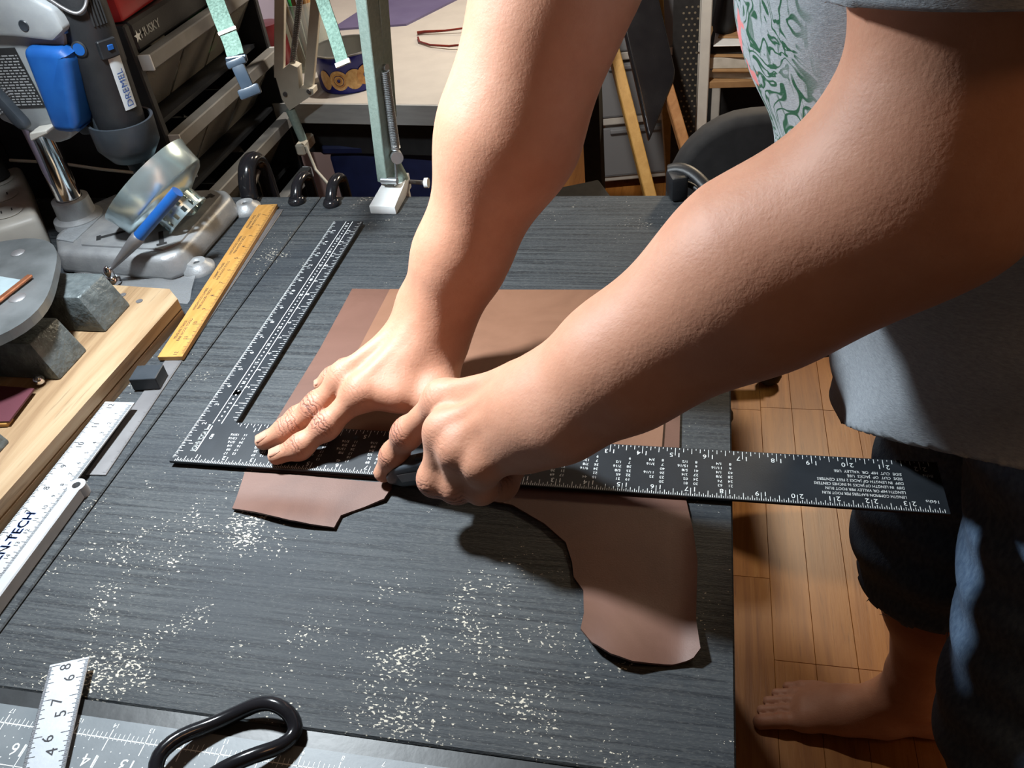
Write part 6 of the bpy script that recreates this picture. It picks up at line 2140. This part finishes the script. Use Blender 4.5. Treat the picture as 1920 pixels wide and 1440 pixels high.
o = MB().tube([bpx(-0.172, -0.045, 0.004), bpx(-0.166, -0.085, 0.0), V(-0.1450, 0.72, -0.12), V(-0.085, 0.60, -0.075), V(-0.045, 0.545, -0.050), V(-0.02, 0.535, -0.09), V(-0.01, 0.53, -0.2)], 0.0026, 8).build('lamp_flex', M['beige'], bl_, smooth=60)

# under the desk
nb = empty('navy_bin', V(-0.10, 0.98, -ZT), 'navy plastic storage bin under the desk', 'storage bin')
bm = bmesh.new()
bmesh.ops.create_cube(bm, size=1)
for v in bm.verts:
    k_ = 1.0 if v.co.z > 0 else 0.86
    v.co = Vector((v.co.x * 0.22 * k_, v.co.y * 0.24 * k_, v.co.z * 0.63))
bmesh.ops.bevel(bm, geom=list(bm.edges), offset=0.012, segments=2, affect='EDGES', profile=0.5)
mb = MB()
mb.add_bm(bm, Matrix.Translation((-0.110, 1.00, 0.317)))
mb.build('body', M['navy'], nb, smooth=40)
MB().box((-0.110, 1.00, 0.640), (0.235, 0.255, 0.016), bev=0.004).build('lid', M['navy'], nb)
bxk = empty('cardboard_box', Vector((0.16, 1.18, 0)), 'brown cardboard box with black sheet on the floor behind the table', 'box')
rb = Matrix.Rotation(math.radians(24), 3, 'Z')
MB().box((0.155, 1.15, 0.17), (0.19, 0.22, 0.34), rb, bev=0.002).build('carton', M['kraft'], bxk)
MB().box(Vector((0.155, 1.15, 0.352)) + rb @ Vector((0.045, 0.03, 0)), (0.14, 0.19, 0.022), rb, bev=0.004).build('black_sheet', M['matblack'], bxk)

# ------------------------------------------------------------------ drawer cart, easel with black panel, chair, rack
ct = empty('drawer_cart', Vector((0.235, 2.10, 0.0)), 'white plastic drawer cart with frosted drawers behind the table', 'drawer cart')
rc = Matrix.Rotation(math.radians(10.5), 3, 'Z')
cc = Vector((0.2315, 2.155, 0))
def cbox(a0, a1, b0, b1, z0, z1, name, mat, par=None, bev=0.004):
    p = rc @ Vector(((a0 + a1) / 2, (b0 + b1) / 2, 0)) + cc
    return MB().box((p.x, p.y, (z0 + z1) / 2), (a1 - a0, b1 - b0, z1 - z0), rc, bev=bev, seg=2).build(name, mat, par or ct)
CWd = 0.158
DH = 0.186
z = 0.045
for a in (-0.135, 0.135):
    for b_ in (-0.16, 0.16):
        cbox(a - 0.012, a + 0.012, b_ - 0.012, b_ + 0.012, 0.0, 0.036, 'caster', M['matblack'])
cbox(-CWd, CWd, -0.19, 0.19, 0.034, 0.052, 'base_frame', M['whitepl'])
inside = ['navy', 'darkred', 'paper', 'bluepl']
for i in range(4):
    z0 = 0.052 + i * DH
    cbox(-CWd, CWd, -0.192, 0.19, z0 + DH - 0.024, z0 + DH, 'shelf_frame', M['whitepl'])
    for sg in (-1, 1):
        cbox(sg * (CWd - 0.006) - 0.006, sg * (CWd - 0.006) + 0.006, -0.185, 0.19, z0, z0 + DH - 0.024, 'side_post', M['whitepl'])
    dr = cbox(-CWd + 0.016, CWd - 0.016, -0.197, -0.192, z0 + 0.003, z0 + DH - 0.030, 'drawer_front', M['frosted'])
    cbox(-0.10, 0.10, -0.206, -0.197, z0 + DH - 0.046, z0 + DH - 0.034, 'drawer_lip', M['frosted'], dr, 0.003)
    for sg in (-1, 1):
        cbox(sg * (CWd - 0.020) - 0.002, sg * (CWd - 0.020) + 0.002, -0.190, 0.17, z0 + 0.003, z0 + DH - 0.04, 'drawer_side', M['frosted'], dr, 0.0005)
    cbox(-CWd + 0.018, CWd - 0.018, -0.190, 0.17, z0 + 0.001, z0 + 0.004, 'drawer_floor', M['frosted'], dr, 0.0005)
    hh = (0.055, 0.09, 0.07, 0.10)[i]
    p = rc @ Vector((0.01, -0.02, 0)) + cc
    o = MB().box((p.x, p.y, z0 + 0.0055 + hh / 2), (0.22, 0.26, hh), rc, bev=0.012, seg=2).build('stored_cloth', M[('darkred', 'navy', 'charcoal', 'paper')[i]], loc=(p.x, p.y, z0 + 0.0055), smooth=40)
    tag(o, ('folded dark red cloth in the bottom drawer of the cart', 'folded navy cloth in the second drawer of the cart', 'folded charcoal cloth in the third drawer of the cart', 'folded pale cloth in the top drawer of the cart')[i], 'cloth')

es = empty('wooden_easel', Vector((0.30, 1.33, 0.0)), 'golden wooden easel holding a black panel in front of the drawer cart', 'easel')
def beam(a, b_, wd, th, name, mat, side=(1, 0, 0), par=None):
    a, b_ = Vector(a), Vector(b_)
    d = (b_ - a).normalized()
    s = (Vector(side) - d * Vector(side).dot(d)).normalized()
    rot = Matrix((s, d.cross(s), d)).transposed()
    return MB().box((a + b_) / 2, (wd, th, (b_ - a).length), rot, bev=0.002).build(name, mat, par or es)
la, lb_ = V(0.224, 1.516, -0.169), V(0.323, 1.311, -0.441)
dl = (lb_ - la).normalized()
tfl = (lb_.z - 0.004) / -dl.z
beam(la - dl * 0.30, lb_ + dl * tfl, 0.026, 0.020, 'front_leg', M['easel'], (0.9, 0.3, 0))
lc, ld = V(0.338, 1.500, -0.225), V(0.386, 1.420, -0.345)
d2_ = (ld - lc).normalized()
beam(lc - d2_ * 0.35, ld + d2_ * ((ld.z - 0.004) / -d2_.z), 0.024, 0.020, 'side_leg', M['brownwood'], (0.9, 0.3, 0))
beam(V(0.30, 1.70, 0.10), Vector((0.36, 2.02 - 0.22, 0.004)), 0.022, 0.018, 'rear_leg', M['easel'], (0.9, 0.3, 0))
bpn = empty('glossy_board', V(0.29, 1.49, -0.30), 'glossy black panel with rounded corners leaning on the easel', 'panel')
P0, P1, P2, P3 = V(0.236, 1.560, -0.118), V(0.313, 1.395, -0.356), V(0.366, 1.500, -0.248), V(0.330, 1.66, -0.06)
cen_ = (P0 + P2) / 2
e1_ = (P1 - P0).normalized()
e2_ = ((P2 - P1) - e1_ * (P2 - P1).dot(e1_)).normalized()
nrm_ = e1_.cross(e2_)
poly = [P0 - e1_ * 0.22, P1, P2 + (P2 - P1).normalized() * -0.012, P2 - e1_ * 0.012, P2 - e1_ * 0.46, P0 - e1_ * 0.40]
bm = bmesh.new()
f_ = bm.faces.new([bm.verts.new(p) for p in poly])
r_ = bmesh.ops.extrude_face_region(bm, geom=[f_])
for g_ in r_['geom']:
    if isinstance(g_, bmesh.types.BMVert):
        g_.co += nrm_ * 0.022
bmesh.ops.recalc_face_normals(bm, faces=bm.faces)
bmesh.ops.bevel(bm, geom=list(bm.edges), offset=0.006, segments=3, affect='EDGES', profile=0.5)
mb = MB()
mb.add_bm(bm)
mb.build('board', M['glossblack'], bpn, smooth=50)

ch = empty('black_chair', Vector((0.57, 0.86, 0.0)), 'black padded chair with rounded backrest beyond the table corner', 'chair')
bm = bmesh.new()
bmesh.ops.create_cube(bm, size=1)
bmesh.ops.scale(bm, vec=(0.36, 0.055, 0.41), verts=bm.verts)
vert_e = [e for e in bm.edges if abs(e.verts[0].co.y - e.verts[1].co.y) > 0.01]
bmesh.ops.bevel(bm, geom=vert_e, offset=0.12, segments=8, affect='EDGES', profile=0.5)
bmesh.ops.bevel(bm, geom=[e for e in bm.edges if abs(e.verts[0].co.y - e.verts[1].co.y) < 0.001], offset=0.016, segments=2, affect='EDGES', profile=0.5)
mb = MB()
mb.add_bm(bm, Matrix.Translation((0.562, 0.750, 0.537)) @ Matrix.Rotation(math.radians(8), 4, 'Z') @ Matrix.Rotation(math.radians(-8), 4, 'X'))
mb.build('backrest', M['matblack'], ch, smooth=50)
MB().box((0.50, 0.99, 0.37), (0.30, 0.38, 0.06), Matrix.Rotation(math.radians(8), 3, 'Z'), bev=0.03, seg=3).build('seat', M['matblack'], ch, smooth=50)
MB().box((0.53, 0.775, 0.42), (0.05, 0.012, 0.20), bev=0.003).build('back_bar', M['charcoal'], ch)
MB().cyl((0.45, 1.05, 0.08), (0.45, 1.05, 0.345), 0.025, n=16).build('gas_post', M['charcoal'], ch, smooth=40)
for i in range(5):
    t = 2 * math.pi * i / 5
    MB().tube([(0.45, 1.05, 0.085), (0.45 + 0.15 * math.cos(t), 1.05 + 0.15 * math.sin(t), 0.06)], [0.022, 0.014], 8).build('foot_arm', M['charcoal'], ch, smooth=40)
    MB().ball((0.45 + 0.15 * math.cos(t), 1.05 + 0.15 * math.sin(t), 0.026), 0.026, 2).build('caster', M['blackpl'], ch, smooth=180)

rk = empty('storage_rack', Vector((0.60, 1.80, 0.0)), 'dark storage rack with white post and perforated panel beside the cart', 'rack')
MB().box((0.432, 1.640, 0.405), (0.024, 0.024, 0.81), bev=0.002).build('post', M['whitepl'], rk)
MB().box((0.98, 1.640, 0.405), (0.024, 0.024, 0.81), bev=0.002).build('post', M['whitepl'], rk)
for x in (0.470, 0.98):
    MB().box((x, 2.05, 0.405), (0.024, 0.024, 0.81), bev=0.002).build('post', M['whitepl'], rk)
MB().box((0.386, 1.636, 0.405), (0.060, 0.006, 0.80), bev=0.001).build('perforated_panel', M['matblack'], rk)
hm = MB()
for i in range(34):
    for j in range(3):
        c = Vector((0.380 + j * 0.013 + (0.0065 if i % 2 else 0), 1.6327, 0.20 + i * 0.013))
        hm.add([c + Vector((0.0028 * math.cos(t), 0, 0.0028 * math.sin(t))) for t in [k_ * math.pi / 3 for k_ in range(6)]], [tuple(range(6))])
ho_ = hm.build('perforation', pm('punched_hole_rim', (0.20, 0.17, 0.12), None, 40, 0.6), rk)
for z in (0.10, 0.445, 0.802):
    MB().box((0.706, 1.845, z), (0.548, 0.42, 0.016), bev=0.001).build('shelf', M['matblack'] if z != 0.445 else M['kraft'], rk)
MB().box((0.706, 2.052, 0.405), (0.548, 0.006, 0.78)).build('back_sheet', M['matblack'], rk)
for i, (z, mt_, dx, dy, th, lab_) in enumerate(((0.4535, 'paper', 0.0, 0.00, 0.020, 'thick stack of pale sheets at the bottom of the rack shelf pile'), (0.4740, 'kraft', 0.012, -0.012, 0.005, 'brown board between the sheet stacks on the rack shelf'),
                                     (0.4795, 'paper', -0.004, 0.006, 0.026, 'middle stack of cream sheets on the rack shelf'), (0.5060, 'kraft', 0.010, -0.010, 0.004, 'thin brown board above the cream sheets on the rack shelf'),
                                     (0.5105, 'matblack', 0.0, 0.01, 0.022, 'black folder in the pile on the rack shelf'), (0.5330, 'white_enamel', 0.004, 0.0, 0.003, 'white sheet on the black folder on the rack shelf'),
                                     (0.5365, 'kraft', 0.03, 0.03, 0.004, 'topmost brown card of the pile on the rack shelf'))):
    c = (0.62 + dx, 1.80 + dy, z + th / 2)
    o = MB().box(c, (0.33, 0.33, th), Matrix.Rotation(math.radians(-9 + 3 * (i % 3)), 3, 'Z'), bev=0.001).build('sheet_stack', M[mt_], loc=(c[0], c[1], z))
    tag(o, lab_, 'sheets')
cl_ = empty('red_clip', Vector((0.525, 1.76, 0.5415)), 'red plastic clip on the pile of sheets on the rack', 'clip')
MB().box((0.525, 1.755, 0.569), (0.050, 0.030, 0.050), Matrix.Rotation(0.3, 3, 'Z'), bev=0.004, seg=2).build('body', M['red'], cl_, smooth=40)
MB().cyl((0.520, 1.735, 0.545), (0.520, 1.735, 0.592), 0.006, n=12).build('hinge', M['red'], cl_, smooth=40)
o = MB().lathe([(0.0, 0.0), (0.026, 0.0), (0.030, 0.02), (0.022, 0.10), (0.010, 0.13), (0.0, 0.13)], (0.475, 1.73, 0.5415), (0.05, 0, 1), 18).build('black_bottle', M['blackpl'], loc=(0.475, 1.73, 0.5415), smooth=40)
tag(o, 'black tapered bottle standing on the sheets beside the red clip', 'bottle')

# ------------------------------------------------------------------ floor lamp behind the rack, housing of the added ceiling fill light
tl_ = empty('floor_lamp', Vector((1.12, 2.15, 0.0)), 'grey floor lamp with a wide shade standing behind the storage rack', 'lamp')
MB().lathe([(0.0, 0.0), (0.12, 0.0), (0.12, 0.014), (0.02, 0.026), (0.0, 0.026)], (1.12, 2.15, 0.0), (0, 0, 1), 32).build('base', M['charcoal'], tl_, smooth=40)
rdir = (RACK_AIM - RACK_LAMP).normalized()
rtop = RACK_LAMP - rdir * 0.098
MB().tube([(1.12, 2.15, 0.02), (1.12, 2.15, 1.30), (1.10, 2.14, 1.58), (1.02, 2.09, 1.68), rtop + Vector((0.03, 0.02, 0.04)), rtop], 0.008, 10).build('stem', M['charcoal'], tl_, smooth=60)
MB().lathe([(0.145, 0.012), (0.140, -0.02), (0.085, -0.085), (0.02, -0.10), (0.0, -0.10)], RACK_LAMP, rdir, 36).build('shade', M['charcoal'], tl_, smooth=60)
MB().lathe([(0.0, -0.008), (0.125, -0.008), (0.12, -0.02), (0.0, -0.025)], RACK_LAMP, rdir, 36).build('diffuser', M['bulb_warm'], tl_, smooth=60)
cfx = empty('fill_light_housing', Vector((1.15, -0.45, 2.45)), 'flat round ceiling housing added for the unseen warm fill light', 'light')
MB().lathe([(0.0, 0.0), (0.28, 0.0), (0.28, -0.020), (0.27, -0.024), (0.0, -0.024)], (1.15, -0.45, 2.45), (0, 0, 1), 40).build('housing', M['white_enamel'], cfx, smooth=40)
